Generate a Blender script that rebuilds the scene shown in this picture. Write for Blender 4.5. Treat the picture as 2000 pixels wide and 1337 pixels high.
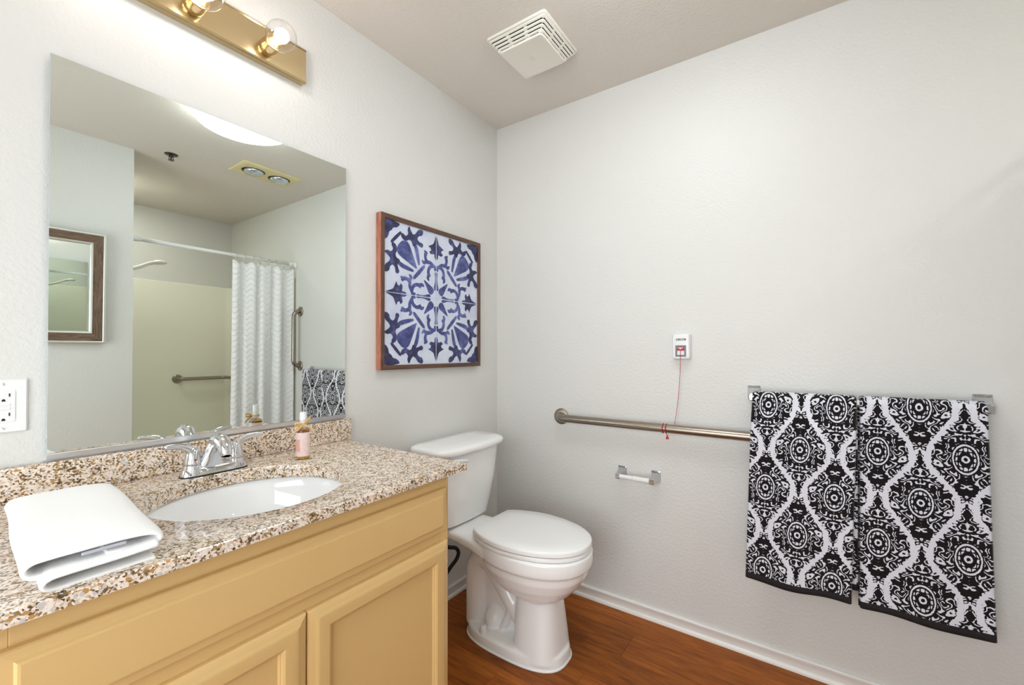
import bpy, bmesh, math, random
from mathutils import Vector, Matrix
from mathutils.geometry import tessellate_polygon
import numpy as np
random.seed(7)
PI = math.pi
for o in list(bpy.data.objects):
    bpy.data.objects.remove(o)
S = bpy.context.scene
C = S.collection

# ---------------------------------------------------------------- camera
F_PX, PPX, PPY = 838.28, 998.44, 679.24
YAW, PITCH, ROLL = math.radians(34.860), math.radians(0.461), math.radians(-0.025)
CAM = Vector((-1.9326, -1.4432, 1.1917))
fw = Vector((math.cos(YAW)*math.cos(PITCH), math.sin(YAW)*math.cos(PITCH), math.sin(PITCH)))
rt = Vector((math.sin(YAW), -math.cos(YAW), 0)); up = rt.cross(fw)
r2 = math.cos(ROLL)*rt + math.sin(ROLL)*up
u2 = -math.sin(ROLL)*rt + math.cos(ROLL)*up
cd = bpy.data.cameras.new('camera'); co = bpy.data.objects.new('camera', cd); C.objects.link(co)
cd.sensor_fit = 'HORIZONTAL'; cd.sensor_width = 36; cd.lens = F_PX/2000*36
cd.shift_x = (1000-PPX)/2000; cd.shift_y = (PPY-668.5)/2000
cd.clip_start = 0.02; cd.clip_end = 50
M = Matrix((r2, u2, -fw)).transposed().to_4x4(); M.translation = CAM
co.matrix_world = M
S.camera = co

# ---------------------------------------------------------------- world, view, light levels
w = bpy.data.worlds.new('world'); S.world = w; w.use_nodes = True
w.node_tree.nodes['Background'].inputs[0].default_value = (.8, .85, .9, 1)
w.node_tree.nodes['Background'].inputs[1].default_value = .3
S.view_settings.view_transform = 'Standard'; S.view_settings.look = 'None'
S.view_settings.gamma = 1; S.view_settings.use_curve_mapping = False
S.view_settings.exposure = 0.32
DOME_COL, DOME_STR = (.90, .97, 1.0), 10.2        # ceiling dome lamp
BULB_COL, BULB_STR = (1.0, .89, .83), 38.0      # clear vanity bulbs

SHOWER_FILL_COL, SHOWER_FILL_STR = (1.0, .97, .88), 105.0    # fill light added in the shower ceiling, out of view
DAY_FILL_COL, DAY_FILL_STR = (.88, .95, 1.0), 4.3          # cool fill from the unseen window added in the left wall

# ---------------------------------------------------------------- colour and node helpers
def lin(r, g=None, b=None):
    if g is None: r, g, b = (int(r[i:i+2], 16) for i in (0, 2, 4))
    f = lambda c: (c/255/12.92 if c/255 <= .04045 else ((c/255+.055)/1.055)**2.4)
    return (f(r), f(g), f(b), 1)

class X:                      # tiny arithmetic -> Math node compiler
    def __init__(s, nt, v): s.nt, s.v = nt, v
    def op(s, o, *a, clamp=False):
        n = s.nt.nodes.new('ShaderNodeMath'); n.operation = o; n.use_clamp = clamp
        for i, q in enumerate((s,)+a):
            q = q.v if isinstance(q, X) else q
            if isinstance(q, (int, float)): n.inputs[i].default_value = q
            else: s.nt.links.new(q, n.inputs[i])
        return X(s.nt, n.outputs[0])
    def __add__(s, o): return s.op('ADD', o)
    __radd__ = __add__
    def __sub__(s, o): return s.op('SUBTRACT', o)
    def __rsub__(s, o): return X(s.nt, float(o)).op('SUBTRACT', s) if not isinstance(o, X) else o-s
    def __mul__(s, o): return s.op('MULTIPLY', o)
    __rmul__ = __mul__
    def __truediv__(s, o): return s.op('DIVIDE', o)
    def abs(s): return s.op('ABSOLUTE')
    def lt(s, o): return s.op('LESS_THAN', o)
    def gt(s, o): return s.op('GREATER_THAN', o)
    def min(s, o): return s.op('MINIMUM', o)
    def max(s, o): return s.op('MAXIMUM', o)
    def fmod(s, o): return s.op('FLOORED_MODULO', o)
    def cos(s): return s.op('COSINE')
    def sin(s): return s.op('SINE')
    def sqrt(s): return s.op('SQRT')
    def ss(s, a, b):          # smooth ramp a..b
        n = s.nt.nodes.new('ShaderNodeMapRange'); n.interpolation_type = 'SMOOTHSTEP'
        s.nt.links.new(s.v, n.inputs[0]); n.inputs[1].default_value = a; n.inputs[2].default_value = b
        return X(s.nt, n.outputs[0])

class Mat:
    def __init__(s, name, col=(.8, .8, .8, 1), rough=.5, metal=0, spec=.5, **kw):
        s.m = bpy.data.materials.new(name); s.m.use_nodes = True; s.nt = s.m.node_tree
        s.p = s.nt.nodes['Principled BSDF']
        s.p.inputs['Base Color'].default_value = col; s.p.inputs['Roughness'].default_value = rough
        s.p.inputs['Metallic'].default_value = metal; s.p.inputs['Specular IOR Level'].default_value = spec
        for k, v in kw.items(): s.p.inputs[k.replace('_', ' ')].default_value = v
        s.m.diffuse_color = col
    def n(s, t, **kw):
        q = s.nt.nodes.new('ShaderNode'+t)
        for k, v in kw.items():
            if k in q.inputs.keys(): q.inputs[k].default_value = v
            else: setattr(q, k, v)
        return q
    def l(s, a, b): s.nt.links.new(a.v if isinstance(a, X) else a, b)
    def co(s, kind='Object', scale=None):
        q = s.n('TexCoord').outputs[kind]
        if scale:
            mp = s.n('Mapping'); mp.inputs['Scale'].default_value = scale; s.l(q, mp.inputs[0]); return mp.outputs[0]
        return q
    def noise(s, vec, scale, detail=3, rough=.5, dist=0):
        q = s.n('TexNoise'); s.l(vec, q.inputs['Vector'])
        q.inputs['Scale'].default_value = scale; q.inputs['Detail'].default_value = detail
        q.inputs['Roughness'].default_value = rough; q.inputs['Distortion'].default_value = dist
        return X(s.nt, q.outputs['Fac'])
    def ramp(s, fac, stops, interp='LINEAR'):
        q = s.n('ValToRGB'); e = q.color_ramp.elements; q.color_ramp.interpolation = interp
        while len(e) < len(stops): e.new(.5)
        for i, (p, c) in enumerate(stops): e[i].position = p; e[i].color = c
        s.l(fac, q.inputs[0]); return q.outputs[0]
    def mix(s, fac, a, b, mode='MIX'):
        q = s.n('Mix', data_type='RGBA', blend_type=mode)
        for v, i in ((fac, 0), (a, 6), (b, 7)):
            if isinstance(v, X): v = v.v
            if isinstance(v, (int, float, tuple)): q.inputs[i].default_value = v
            else: s.l(v, q.inputs[i])
        return q.outputs[2]
    def col(s, c): s.l(c, s.p.inputs['Base Color']); return s
    def bump(s, h, dist=.001, strength=1.0):
        q = s.n('Bump'); q.inputs['Distance'].default_value = dist; q.inputs['Strength'].default_value = strength
        s.l(h, q.inputs['Height']); s.l(q.outputs[0], s.p.inputs['Normal']); return s
    def emit(s, c, st):
        s.p.inputs['Emission Color'].default_value = (*c[:3], 1); s.p.inputs['Emission Strength'].default_value = st; return s

MT = {}
def wallpaint(name, c, rough=.5, amp=.0016, sc=95):
    m = Mat(name, lin(*c), rough); v = m.co()
    h = m.noise(v, sc, 2, .45)*.7 + m.noise(v, sc*2.6, 2)*.3
    m.bump(h, amp, .8); MT[name] = m.m
wallpaint('wall', (222, 221, 217), .42, .003)
wallpaint('ceil', (224, 216, 206), .6, .003, 110)
MT['trim'] = Mat('trim', lin(238, 236, 232), .3).m
MT['porcelain'] = Mat('porcelain', lin(251, 251, 251), .03, spec=.7).m
MT['plastic_white'] = Mat('plastic_white', lin(240, 240, 240), .3).m
MT['plastic_seat'] = Mat('plastic_seat', lin(250, 250, 250), .28).m
MT['chrome'] = Mat('chrome', (.72, .73, .76, 1), .07, 1).m
MT['chrome_dull'] = Mat('satin_chrome', (.58, .59, .62, 1), .16, 1).m
MT['alu'] = Mat('aluminium', (.82, .82, .84, 1), .28, 1).m
MT['dark'] = Mat('dark', (.01, .01, .01, 1), .6).m
MT['black_rubber'] = Mat('black_rubber', (.012, .010, .010, 1), .45).m
MT['red'] = Mat('red_plastic', lin(190, 10, 40), .35).m
MT['redcord'] = Mat('red_cord', lin(196, 40, 48), .7).m
MT['grey'] = Mat('grey_plastic', lin(122, 126, 136), .4).m
MT['vent'] = Mat('vent_plastic', lin(236, 232, 220), .4).m
MT['fibreglass'] = Mat('fibreglass', lin(248, 246, 232), .16).m
MT['silver'] = Mat('silver_lip', lin(222, 222, 214), .3, .55).m
MT['lever'] = Mat('lever_plastic', lin(236, 236, 246), .25).m
MT['lamptrim'] = Mat('heat_lamp_trim', lin(226, 212, 160), .45).m

m = Mat('brushed_steel', lin(160, 150, 138), .3, 1)
h = m.noise(m.co(scale=(60, 8, 60)), 30, 3)
m.p.inputs['Roughness'].default_value = .32; m.bump(h, .0001, .25); MT['steel'] = m.m

m = Mat('brass', lin(216, 194, 152), .2, 1); MT['brass'] = m.m
m = Mat('mirror_glass', (.82, .88, .845, 1), 0.0, 1); MT['mirror'] = m.m
m = Mat('mirror_glass_old', (.88, .92, .885, 1), 0.0, 1); MT['mirror2'] = m.m
MT['glass_edge'] = Mat('glass_edge', lin(196, 214, 222), .15).m

# clear thin glass: transparent with a fresnel gloss
def thin_glass(name, tint):
    m = Mat(name); nt = m.nt; nt.nodes.remove(m.p)
    t = m.n('BsdfTransparent'); t.inputs[0].default_value = tint
    g = m.n('BsdfGlossy'); g.inputs['Roughness'].default_value = .02
    f = m.n('LayerWeight'); f.inputs[0].default_value = .5
    x = m.n('MixShader'); m.l(X(nt, f.outputs['Facing']).op('POWER', 3.0)*.6+.04, x.inputs[0]); m.l(t.outputs[0], x.inputs[1]); m.l(g.outputs[0], x.inputs[2])
    m.l(x.outputs[0], nt.nodes['Material Output'].inputs[0]); MT[name] = m.m
thin_glass('clear_glass', (.97, .97, .97, 1))
MT['liquid'] = Mat('amber_liquid', lin(236, 190, 104), .02, Transmission_Weight=1.0, IOR=1.2).m
MT['filament'] = Mat('filament').emit(BULB_COL, BULB_STR).m
MT['dome'] = Mat('dome_diffuser', (.9, .9, .9, 1), .4).emit(DOME_COL, DOME_STR).m

# granite
m = Mat('granite', rough=.16, spec=.5); v = m.co()
d = m.n('TexNoise'); m.l(v, d.inputs['Vector']); d.inputs['Scale'].default_value = 140; d.inputs['Detail'].default_value = 2
ad = m.n('VectorMath', operation='MULTIPLY_ADD'); m.l(d.outputs['Color'], ad.inputs[0])
ad.inputs[1].default_value = (.005, .005, .005); m.l(v, ad.inputs[2])
vo = m.n('TexVoronoi'); m.l(ad.outputs[0], vo.inputs['Vector']); vo.inputs['Scale'].default_value = 300
sp = m.n('SeparateColor'); m.l(vo.outputs['Color'], sp.inputs[0])
cl = m.noise(v, 42, 4, .6)
val = X(m.nt, sp.outputs[0])*.60 + cl*.70 - .16
base = m.ramp(val, [(0, lin(250, 240, 230)), (.34, lin(244, 230, 218)), (.47, lin(232, 214, 198)), (.56, lin(214, 190, 164)), (.62, lin(172, 142, 100)), (.70, lin(126, 102, 64)), (.82, lin(80, 66, 48))])
vo2 = m.n('TexVoronoi'); m.l(ad.outputs[0], vo2.inputs['Vector']); vo2.inputs['Scale'].default_value = 210
sp2 = m.n('SeparateColor'); m.l(vo2.outputs['Color'], sp2.inputs[0])
base = m.mix(X(m.nt, sp2.outputs[1]).gt(.965), base, lin(196, 146, 84))
base = m.mix(X(m.nt, sp2.outputs[2]).gt(.93), base, lin(206, 200, 196))
m.col(base); MT['granite'] = m.m

# painted cabinet
m = Mat('cabinet_paint', lin(222, 186, 126), .26); v = m.co()
m.bump(m.noise(v, 300, 2), .0003, .3); MT['cabinet'] = m.m

# vinyl plank floor, grain runs along y
m = Mat('floor_plank', rough=.42, spec=.22); oi = m.n('ObjectInfo'); rnd = X(m.nt, oi.outputs['Random'])
v = m.n('Mapping'); m.l(m.n('TexCoord').outputs['Object'], v.inputs[0]); v.inputs['Scale'].default_value = (1, .09, 1)
cx = m.n('CombineXYZ'); m.l(rnd*37, cx.inputs[0]); m.l(rnd*91, cx.inputs[1]); m.l(cx.outputs[0], v.inputs['Location'])
g = m.noise(v.outputs[0], 26, 6, .62, 1.2)*.65 + m.noise(v.outputs[0], 120, 3, .6)*.35
cc = m.ramp(g, [(.28, lin(96, 48, 12)), (.47, lin(144, 78, 24)), (.6, lin(170, 96, 32)), (.76, lin(196, 120, 46))])
hv = m.n('HueSaturation'); m.l(cc, hv.inputs['Color']); m.l(rnd*.35+.82, hv.inputs['Value']); m.col(hv.outputs[0])
m.bump(g, .0004, .3); MT['plank'] = m.m
MT['subfloor'] = Mat('subfloor', lin(60, 34, 16), .6).m

# dark walnut frame, grain by noise
def wood(name, a, b, sc, along):
    m = Mat(name, rough=.45); s = [1, 1, 1]; s[along] = .12
    v = m.co(scale=tuple(s)); g = m.noise(v, sc, 5, .65, 1.5)
    m.col(m.ramp(g, [(.3, lin(*a)), (.7, lin(*b))])); m.bump(g, .0006, .4); MT[name] = m.m
wood('walnut_v', (70, 46, 36), (112, 78, 60), 60, 2)
wood('walnut_h', (70, 46, 36), (112, 78, 60), 60, 0)
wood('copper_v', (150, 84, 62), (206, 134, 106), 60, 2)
wood('barn_v', (66, 50, 38), (134, 108, 88), 70, 2)
wood('barn_h', (66, 50, 38), (134, 108, 88), 70, 0)

m = Mat('tile_white', rough=.28); g = m.noise(m.co(), 9, 4, .6)
m.col(m.ramp(g, [(.3, lin(196, 204, 226)), (.7, lin(220, 226, 240))])); MT['tile_white'] = m.m
m = Mat('tile_blue', rough=.3); g = m.noise(m.co(), 22, 5, .65)
m.col(m.ramp(g, [(.3, lin(44, 44, 92)), (.5, lin(72, 78, 138)), (.7, lin(116, 126, 184))])); MT['tile_blue'] = m.m
m = Mat('tile_navy', rough=.3); g = m.noise(m.co(), 26, 5, .65)
m.col(m.ramp(g, [(.3, lin(26, 26, 54)), (.52, lin(48, 50, 96)), (.72, lin(96, 104, 164))])); MT['tile_navy'] = m.m

# terry cloth, white
m = Mat('terry_white', lin(251, 250, 249), .9, spec=.2, Sheen_Weight=.3); v = m.co()
bk = m.n('TexBrick'); m.l(m.co(scale=(1, 1, 1)), bk.inputs['Vector'])
bk.inputs['Scale'].default_value = 12; bk.inputs['Mortar Size'].default_value = .02; bk.offset = .5
bk.inputs['Color1'].default_value = (1, 1, 1, 1); bk.inputs['Color2'].default_value = (.9, .9, .9, 1); bk.inputs['Mortar'].default_value = (0, 0, 0, 1)
hh = m.noise(v, 700, 2)*.5 + X(m.nt, bk.outputs['Fac'])*.5
m.bump(hh, .0012, .5); MT['terry'] = m.m
MT['hem'] = Mat('hem_black', (.012, .009, .010, 1), .85).m
MT['tagcloth'] = Mat('tag_cloth', lin(186, 184, 196), .7).m

# damask terry: ogee lattice of mirrored scrollwork; flip turns the pattern over
def damask(name, flip, ox, oz):
    m = Mat(name, rough=.9, spec=.15, Sheen_Weight=.15)
    uv = m.n('SeparateXYZ'); m.l(m.co('UV'), uv.inputs[0])
    px, pz = .200, .297
    x = X(m.nt, uv.outputs[0])-ox; z = (X(m.nt, uv.outputs[1])-oz)*flip
    # slight wobble of the weave
    wv = m.noise(m.co('UV'), 130, 2); x = x+(wv-.5)*.004
    wv2 = m.noise(m.co('UV', (1, 1, 1)), 171, 2); z = z+(wv2-.5)*.004
    def loc(xx, zz): return ((xx+px/2).fmod(px)-px/2).abs(), (zz+pz/2).fmod(pz)-pz/2
    ax, az = loc(x, z); bx, bz = loc(x+px/2, z+pz/2)
    def halfw(zz):      # half width of an onion cell: pointed on top, round below
        return (zz*(2*PI/pz)).cos()*.034 + .05
    def skew(zz): return zz + ((zz*(2*PI/pz)).cos()+1)*.006
    wA = halfw(skew(az)); inA = ax.lt(wA)
    dx = inA*ax + (1.0-inA)*bx
    dz = inA*az + (1.0-inA)*bz
    d = (ax-wA).abs()
    bw = ((dz*(2*PI/pz)).sin()*-.0032)+.0082
    cv = m.n('CombineXYZ'); m.l(dx, cv.inputs[0]); m.l(dz, cv.inputs[1])
    n1 = m.noise(cv.outputs[0], 34, 0, .4, .6)
    n2 = m.noise(cv.outputs[0], 110, 0, .4, .0)
    tooth = ((n2-.5)*.020) * d.gt(.004)
    band = d.lt(bw+tooth)
    scroll = (n1*37).sin().gt(.42)*m.noise(cv.outputs[0], 95, 0, .4, 0).gt(.40)
    ez = dz
    r = ((dx/.027).op('POWER', 2) + (ez/.043).op('POWER', 2)).sqrt()
    ring = (r-1.0).abs().lt(.065)
    rin = r.lt(.92)
    r3 = ((dx/.0095).op('POWER', 2) + (ez/.0115).op('POWER', 2)).sqrt()
    rose = (r3-.72).abs().lt(.24)
    petal = ((r-.68).abs().lt(.12))*((dx*300).cos()*(ez*210).cos()).abs().gt(.34)
    inner = rose.max(petal)
    neck = d.lt(.030)*0.0
    white = rin*inner + (1.0-rin)*ring.max((1.0-r.lt(1.18))*scroll)
    white = band.max(white)
    c = m.mix(white, (.010, .008, .009, 1), lin(226, 226, 236))
    m.col(c)
    m.bump(white*.6 + m.noise(m.co('UV'), 900, 2)*.4, .0016, .6)
    MT[name] = m.m
damask('damask_up', 1.0, 0.0, 0.0)
damask('damask_down', -1.0, 0.0, 0.0)

# shower curtain with a woven wave relief
m = Mat('curtain', lin(250, 250, 250), .75, spec=.2); uv = m.n('SeparateXYZ'); m.l(m.co('UV'), uv.inputs[0])
x = X(m.nt, uv.outputs[0]); z = X(m.nt, uv.outputs[1])
wave = ((z + (x*2*PI/.085).sin()*.012)*(2*PI/.042)).sin()
m.bump(wave.ss(.72, .96), .004, .8); MT['curtain'] = m.m

m = Mat('paper_label', rough=.5); uv = m.noise(m.co(), 120, 3)
m.col(m.ramp(uv, [(.4, lin(238, 208, 202)), (.65, lin(240, 224, 218))])); MT['label'] = m.m
MT['labelpink'] = Mat('label_print', lin(226, 170, 158), .5).m
MT['ribbon'] = Mat('ribbon', lin(232, 186, 116), .35, Sheen_Weight=.4).m
MT['lamp_lens'] = Mat('lamp_lens', lin(206, 212, 220), .12, .75).m
MT['sprinkler'] = Mat('sprinkler_metal', (.10, .09, .08, 1), .3, 1).m
MT['ink'] = Mat('ink', (.012, .012, .018, 1), .5).m
MT['slot'] = Mat('slot', lin(18, 70, 66), .5).m
MT['fill_glass'] = Mat('fill_frosted_glass', (.8, .82, .84, 1), .5).emit(DAY_FILL_COL, DAY_FILL_STR).m  # emissive glass of the added window
MT['fill_light_lens'] = Mat('fill_light_lens', (.9, .9, .9, 1), .4).emit(SHOWER_FILL_COL, SHOWER_FILL_STR).m  # emissive disc of the added shower fill
MT['door'] = Mat('door_paint', lin(236, 234, 228), .35).m

# ---------------------------------------------------------------- mesh helpers
def link(o, parent=None):
    C.objects.link(o)
    if parent is not None:
        o.parent = parent; o.matrix_parent_inverse = parent.matrix_world.inverted()
    return o
def mk(name, bm, mat, parent=None, smooth=False, angle=None, recalc=True):
    if recalc: bmesh.ops.recalc_face_normals(bm, faces=bm.faces[:])
    me = bpy.data.meshes.new(name); bm.to_mesh(me); bm.free()
    for q in (mat if isinstance(mat, (list, tuple)) else [mat]): me.materials.append(MT[q] if isinstance(q, str) else q)
    if smooth: me.shade_smooth()
    if angle: me.shade_smooth(); me.set_sharp_from_angle(angle=math.radians(angle))
    return link(bpy.data.objects.new(name, me), parent)
def thing(name, label, cat, loc, group=None):
    o = bpy.data.objects.new(name, None); o.empty_display_size = .05
    o.location = loc; C.objects.link(o); o.matrix_world = Matrix.Translation(loc)
    o['label'] = label; o['category'] = cat
    if group: o['group'] = group
    return o
def tag(o, label, cat, group=None):
    o['label'] = label; o['category'] = cat
    if group: o['group'] = group
    return o
def struct(o): o['kind'] = 'structure'; return o
def BM(): return bmesh.new()
def box(bm, x0, x1, y0, y1, z0, z1, bev=0, seg=2):
    a = bmesh.ops.create_cube(bm, size=1)['verts']
    bmesh.ops.scale(bm, verts=a, vec=(abs(x1-x0), abs(y1-y0), abs(z1-z0)))
    bmesh.ops.translate(bm, verts=a, vec=((x0+x1)/2, (y0+y1)/2, (z0+z1)/2))
    if bev:
        es = list({e for v in a for e in v.link_edges})
        bmesh.ops.bevel(bm, geom=es, offset=bev, segments=seg, affect='EDGES', profile=.5)
    return bm
def loft(bm, rings, cap=True, close=True):
    vs = [[bm.verts.new(p) for p in r] for r in rings]
    n = len(vs[0])
    for a, b in zip(vs, vs[1:]):
        for i in range(n if close else n-1):
            j = (i+1) % n
            bm.faces.new((a[i], a[j], b[j], b[i]))
    if cap:
        bm.faces.new(list(reversed(vs[0]))); bm.faces.new(vs[-1])
    return vs
def frameof(t):
    t = Vector(t).normalized(); a = Vector((0, 0, 1)) if abs(t.z) < .9 else Vector((1, 0, 0))
    n = t.cross(a).normalized(); return n, t.cross(n).normalized()
def spline(pts, n=8):
    P = [Vector(p) for p in pts]; out = []
    for i in range(len(P)-1):
        p0 = P[max(i-1, 0)]; p1 = P[i]; p2 = P[i+1]; p3 = P[min(i+2, len(P)-1)]
        for k in range(n):
            t = k/n
            out.append(.5*((2*p1)+(-p0+p2)*t+(2*p0-5*p1+4*p2-p3)*t*t+(-p0+3*p1-3*p2+p3)*t**3))
    out.append(P[-1]); return out
def tube(bm, path, r, seg=12, cap=True, flat=None):
    path = [Vector(p) for p in path]; n = len(path); rs = r if isinstance(r, (list, tuple)) else [r]*n
    if len(rs) != n:
        rs = [rs[0] if len(rs) == 1 else np.interp(i/(n-1), np.linspace(0, 1, len(rs)), rs) for i in range(n)]
    T = [(path[min(i+1, n-1)]-path[max(i-1, 0)]).normalized() for i in range(n)]
    N, B = frameof(T[0]); rings = []
    for i in range(n):
        if i:
            N = (N-T[i]*N.dot(T[i])).normalized(); B = T[i].cross(N).normalized()
        ring = []
        for k in range(seg):
            a = 2*PI*k/seg
            v = N*math.cos(a)*rs[i]+B*math.sin(a)*rs[i]
            if flat: v = Vector((v.x*flat[0], v.y*flat[1], v.z*flat[2]))
            ring.append(path[i]+v)
        rings.append(ring)
    loft(bm, rings, cap); return bm
def cyl(bm, a, b, r, r2_=None, seg=24): return tube(bm, [a, b], [r, r if r2_ is None else r2_], seg)
def lathe(bm, prof, origin, axis=(0, 0, 1), seg=32, cap=True):
    ax = Vector(axis).normalized(); N, B = frameof(ax); O = Vector(origin)
    loft(bm, [[O+ax*h+(N*math.cos(2*PI*k/seg)+B*math.sin(2*PI*k/seg))*max(r, 1e-5) for k in range(seg)] for r, h in prof], cap)
    return bm
def prism(bm, poly, to3, d0, d1):      # polygon (u,v) -> to3(u,v,d)
    loft(bm, [[to3(u, v, d0) for u, v in poly], [to3(u, v, d1) for u, v in poly]]); return bm
def rrect(w, h, r, n=5, cx=0, cy=0):
    out = []
    for sx, sy, a0 in ((1, 1, 0), (-1, 1, 90), (-1, -1, 180), (1, -1, 270)):
        for k in range(n+1):
            a = math.radians(a0+90*k/n); out.append((cx+sx*(w/2-r)+r*math.cos(a), cy+sy*(h/2-r)+r*math.sin(a)))
    return out
def sup(cx, cy, hx, hy, e=2.0, n=48):
    out = []
    for k in range(n):
        a = 2*PI*k/n; c, s = math.cos(a), math.sin(a)
        out.append((cx+hx*math.copysign(abs(c)**(2/e), c), cy+hy*math.copysign(abs(s)**(2/e), s)))
    return out
# mitred frame member: profile [(inset, proud)] on side 0 bottom, 1 right, 2 top, 3 left of a rectangle
def rail(bm, side, u0, u1, v0, v1, prof, to3):
    A, B = [], []
    for i, d in prof:
        c = [(u0+i, v0+i), (u1-i, v0+i), (u1-i, v1-i), (u0+i, v1-i)]
        p, q = c[side], c[(side+1) % 4]
        A.append(to3(*p, d)); B.append(to3(*q, d))
    loft(bm, [A, B]); return bm
def text_mesh(name, s, size, mat, mtx, parent, extrude=.0002, shear=0):
    cu = bpy.data.curves.new(name, 'FONT'); cu.body = s; cu.size = size; cu.extrude = extrude; cu.shear = shear
    cu.align_x = 'CENTER'; cu.align_y = 'CENTER'; cu.offset = size*.035
    t = bpy.data.objects.new(name+'_src', cu); C.objects.link(t)
    dg = bpy.context.evaluated_depsgraph_get(); dg.update()
    me = bpy.data.meshes.new_from_object(t.evaluated_get(dg)); bpy.data.objects.remove(t)
    me.transform(mtx); me.materials.clear(); me.materials.append(MT[mat]); me.name = name
    return link(bpy.data.objects.new(name, me), parent)
def modi(o, kind, **kw):
    q = o.modifiers.new(kind.lower(), kind)
    for k, v in kw.items(): setattr(q, k, v)
    return q

onA = lambda u, v, d: Vector((u, -d, v))        # on the back wall: u=x, v=z, d proud into the room
onB = lambda u, v, d: Vector((-d, u, v))        # on the right wall: u=y, v=z
H = 2.44; XL = -2.85; YF = -2.05; XS = -1.085; YS = -3.365

# ================================================================ THE ROOM
def slab(name, a, mat): return struct(mk(name, box(BM(), *a), mat))
slab('wall_back', (XL-.1, .1, 0, .1, 0, H), 'wall')
slab('wall_right', (0, .1, YS-.1, 0, 0, H), 'wall')
slab('wall_front', (XL-.1, XS, YF-.12, YF, 0, H), 'wall')
slab('wall_shower_left', (XS-.12, XS, YS-.1, YF-.12, 0, H), 'wall')
slab('wall_shower_back', (XS, 0, YS-.1, YS, 0, H), 'wall')
slab('wall_left', (XL-.1, XL, YF, 0, 0, H), 'wall')
slab('ceiling', (XL-.1, .1, YS-.1, .1, H, H+.1), 'ceil')
floor = slab('floor', (XL-.1, .1, YS-.1, .1, -.05, -.002), 'subfloor')

# vinyl planks, running along y
PW, PL = .155, 1.22
pm = None; k = 0
def plank_mesh(w_, l_):
    bm = BM(); box(bm, 0, w_, 0, l_, -.002, 0); return bm
x = 0.0; col = 0
while x > XL:
    x0 = max(x-PW, XL); y = 0.0
    off = {0: .42, 1: .83, 2: .50, 3: .75, 4: .485}.get(col, random.uniform(.2, 1.2)); first = True
    yend = YS if x0 >= XS-.2 else YF
    while y > yend:
        ln = off if first else PL; first = False
        y1 = max(y-ln, yend)
        p = mk('plank', box(BM(), x0+.0004, x-.0004, y1+.0004, y-.0004, -.002, 0), 'plank', floor)
        y = y1
    x = x0; col += 1

# baseboards: bead, recessed flat, shoe
BP = [(0, 0), (.016, 0), (.016, .010), (.013, .014), (.009, .017), (.009, .040), (.013, .046), (.013, .053), (.009, .057), (0, .057)]
def baseboard(name, a, b, nrm):
    A = Vector(a); B = Vector(b); n = Vector(nrm)
    bm = BM(); loft(bm, [[A+n*d+Vector((0, 0, z)) for d, z in BP], [B+n*d+Vector((0, 0, z)) for d, z in BP]])
    return struct(mk(name, bm, 'trim', angle=40))
baseboard('baseboard_back', (-1.0, 0, 0), (0, 0, 0), (0, -1, 0))
baseboard('baseboard_right', (0, 0, 0), (0, -2.15, 0), (-1, 0, 0))
baseboard('baseboard_front', (XL, YF, 0), (XS, YF, 0), (0, 1, 0))
baseboard('baseboard_left', (XL, 0, 0), (XL, YF, 0), (1, 0, 0))
# window added in the left wall behind the camera; its frosted panes emit fill
onL = lambda u, v, d: Vector((XL+d, u, v))
WY0, WY1, WZ0, WZ1 = -1.85, -.40, .38, 1.92
w1 = bpy.data.objects.new('fill_window', None); w1.location = (XL, -1.1, WZ0); C.objects.link(w1); w1.matrix_world = Matrix.Translation((XL, -1.1, WZ0)); w1['kind'] = 'structure'
for i in range(4):
    bm = BM(); rail(bm, i, WY0-.07, WY1+.07, WZ0-.07, WZ1+.07, [(0, 0), (0, .018), (.01, .022), (.06, .016), (.075, .012), (.075, 0)], onL); mk('casing', bm, 'trim', w1)
for v0, v1 in ((WZ0+.006, (WZ0+WZ1)/2), ((WZ0+WZ1)/2, WZ1-.006)):
    glow_pane = mk('glow_pane', box(BM(), XL+.001, XL+.005, WY0+.02, WY1-.02, v0+.02, v1-.02), 'fill_glass', w1)
    for i in range(4):
        bm = BM(); rail(bm, i, WY0+.004, WY1-.004, v0, v1, [(0, .001), (0, .014), (.03, .014), (.036, .006), (.036, .001)], onL); mk('sash', bm, 'trim', w1)

# ================================================================ VANITY
VX0, VX1, VC = -1.877, -1.009, -1.4425
CT, CB = .862, .842
van = thing('vanity_cabinet', 'tan painted vanity cabinet with two doors under the granite countertop', 'cabinet', (VC, -.29, 0))
bm = BM()
FR = [(VX0, VX0+.032, .10, CB), (VX1-.032, VX1, .10, CB), (VX0+.032, VX1-.032, .80-.012, CB), (VX0+.032, VX1-.032, .63, .70), (VX0+.032, VX1-.032, .10, .14)]
mk('side_panel', box(BM(), VX1-.018, VX1, -.556, -.003, 0, CB), 'cabinet', van)
mk('side_panel', box(BM(), VX0, VX0+.018, -.556, -.003, 0, CB), 'cabinet', van)
for i, (a, b, c, d) in enumerate(FR):
    mk('face_stile' if i < 2 else 'face_rail', box(BM(), a, b, -.575, -.556, c, d, .0008, 1), 'cabinet', van)
mk('floor_panel', box(BM(), VX0+.018, VX1-.018, -.556, -.01, .10, .118), 'cabinet', van)
mk('toe_kick', box(BM(), VX0+.018, VX1-.018, -.51, -.495, 0, .10), 'cabinet', van)
onV = lambda u, v, d: Vector((u, -.575-d, v))
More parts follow.
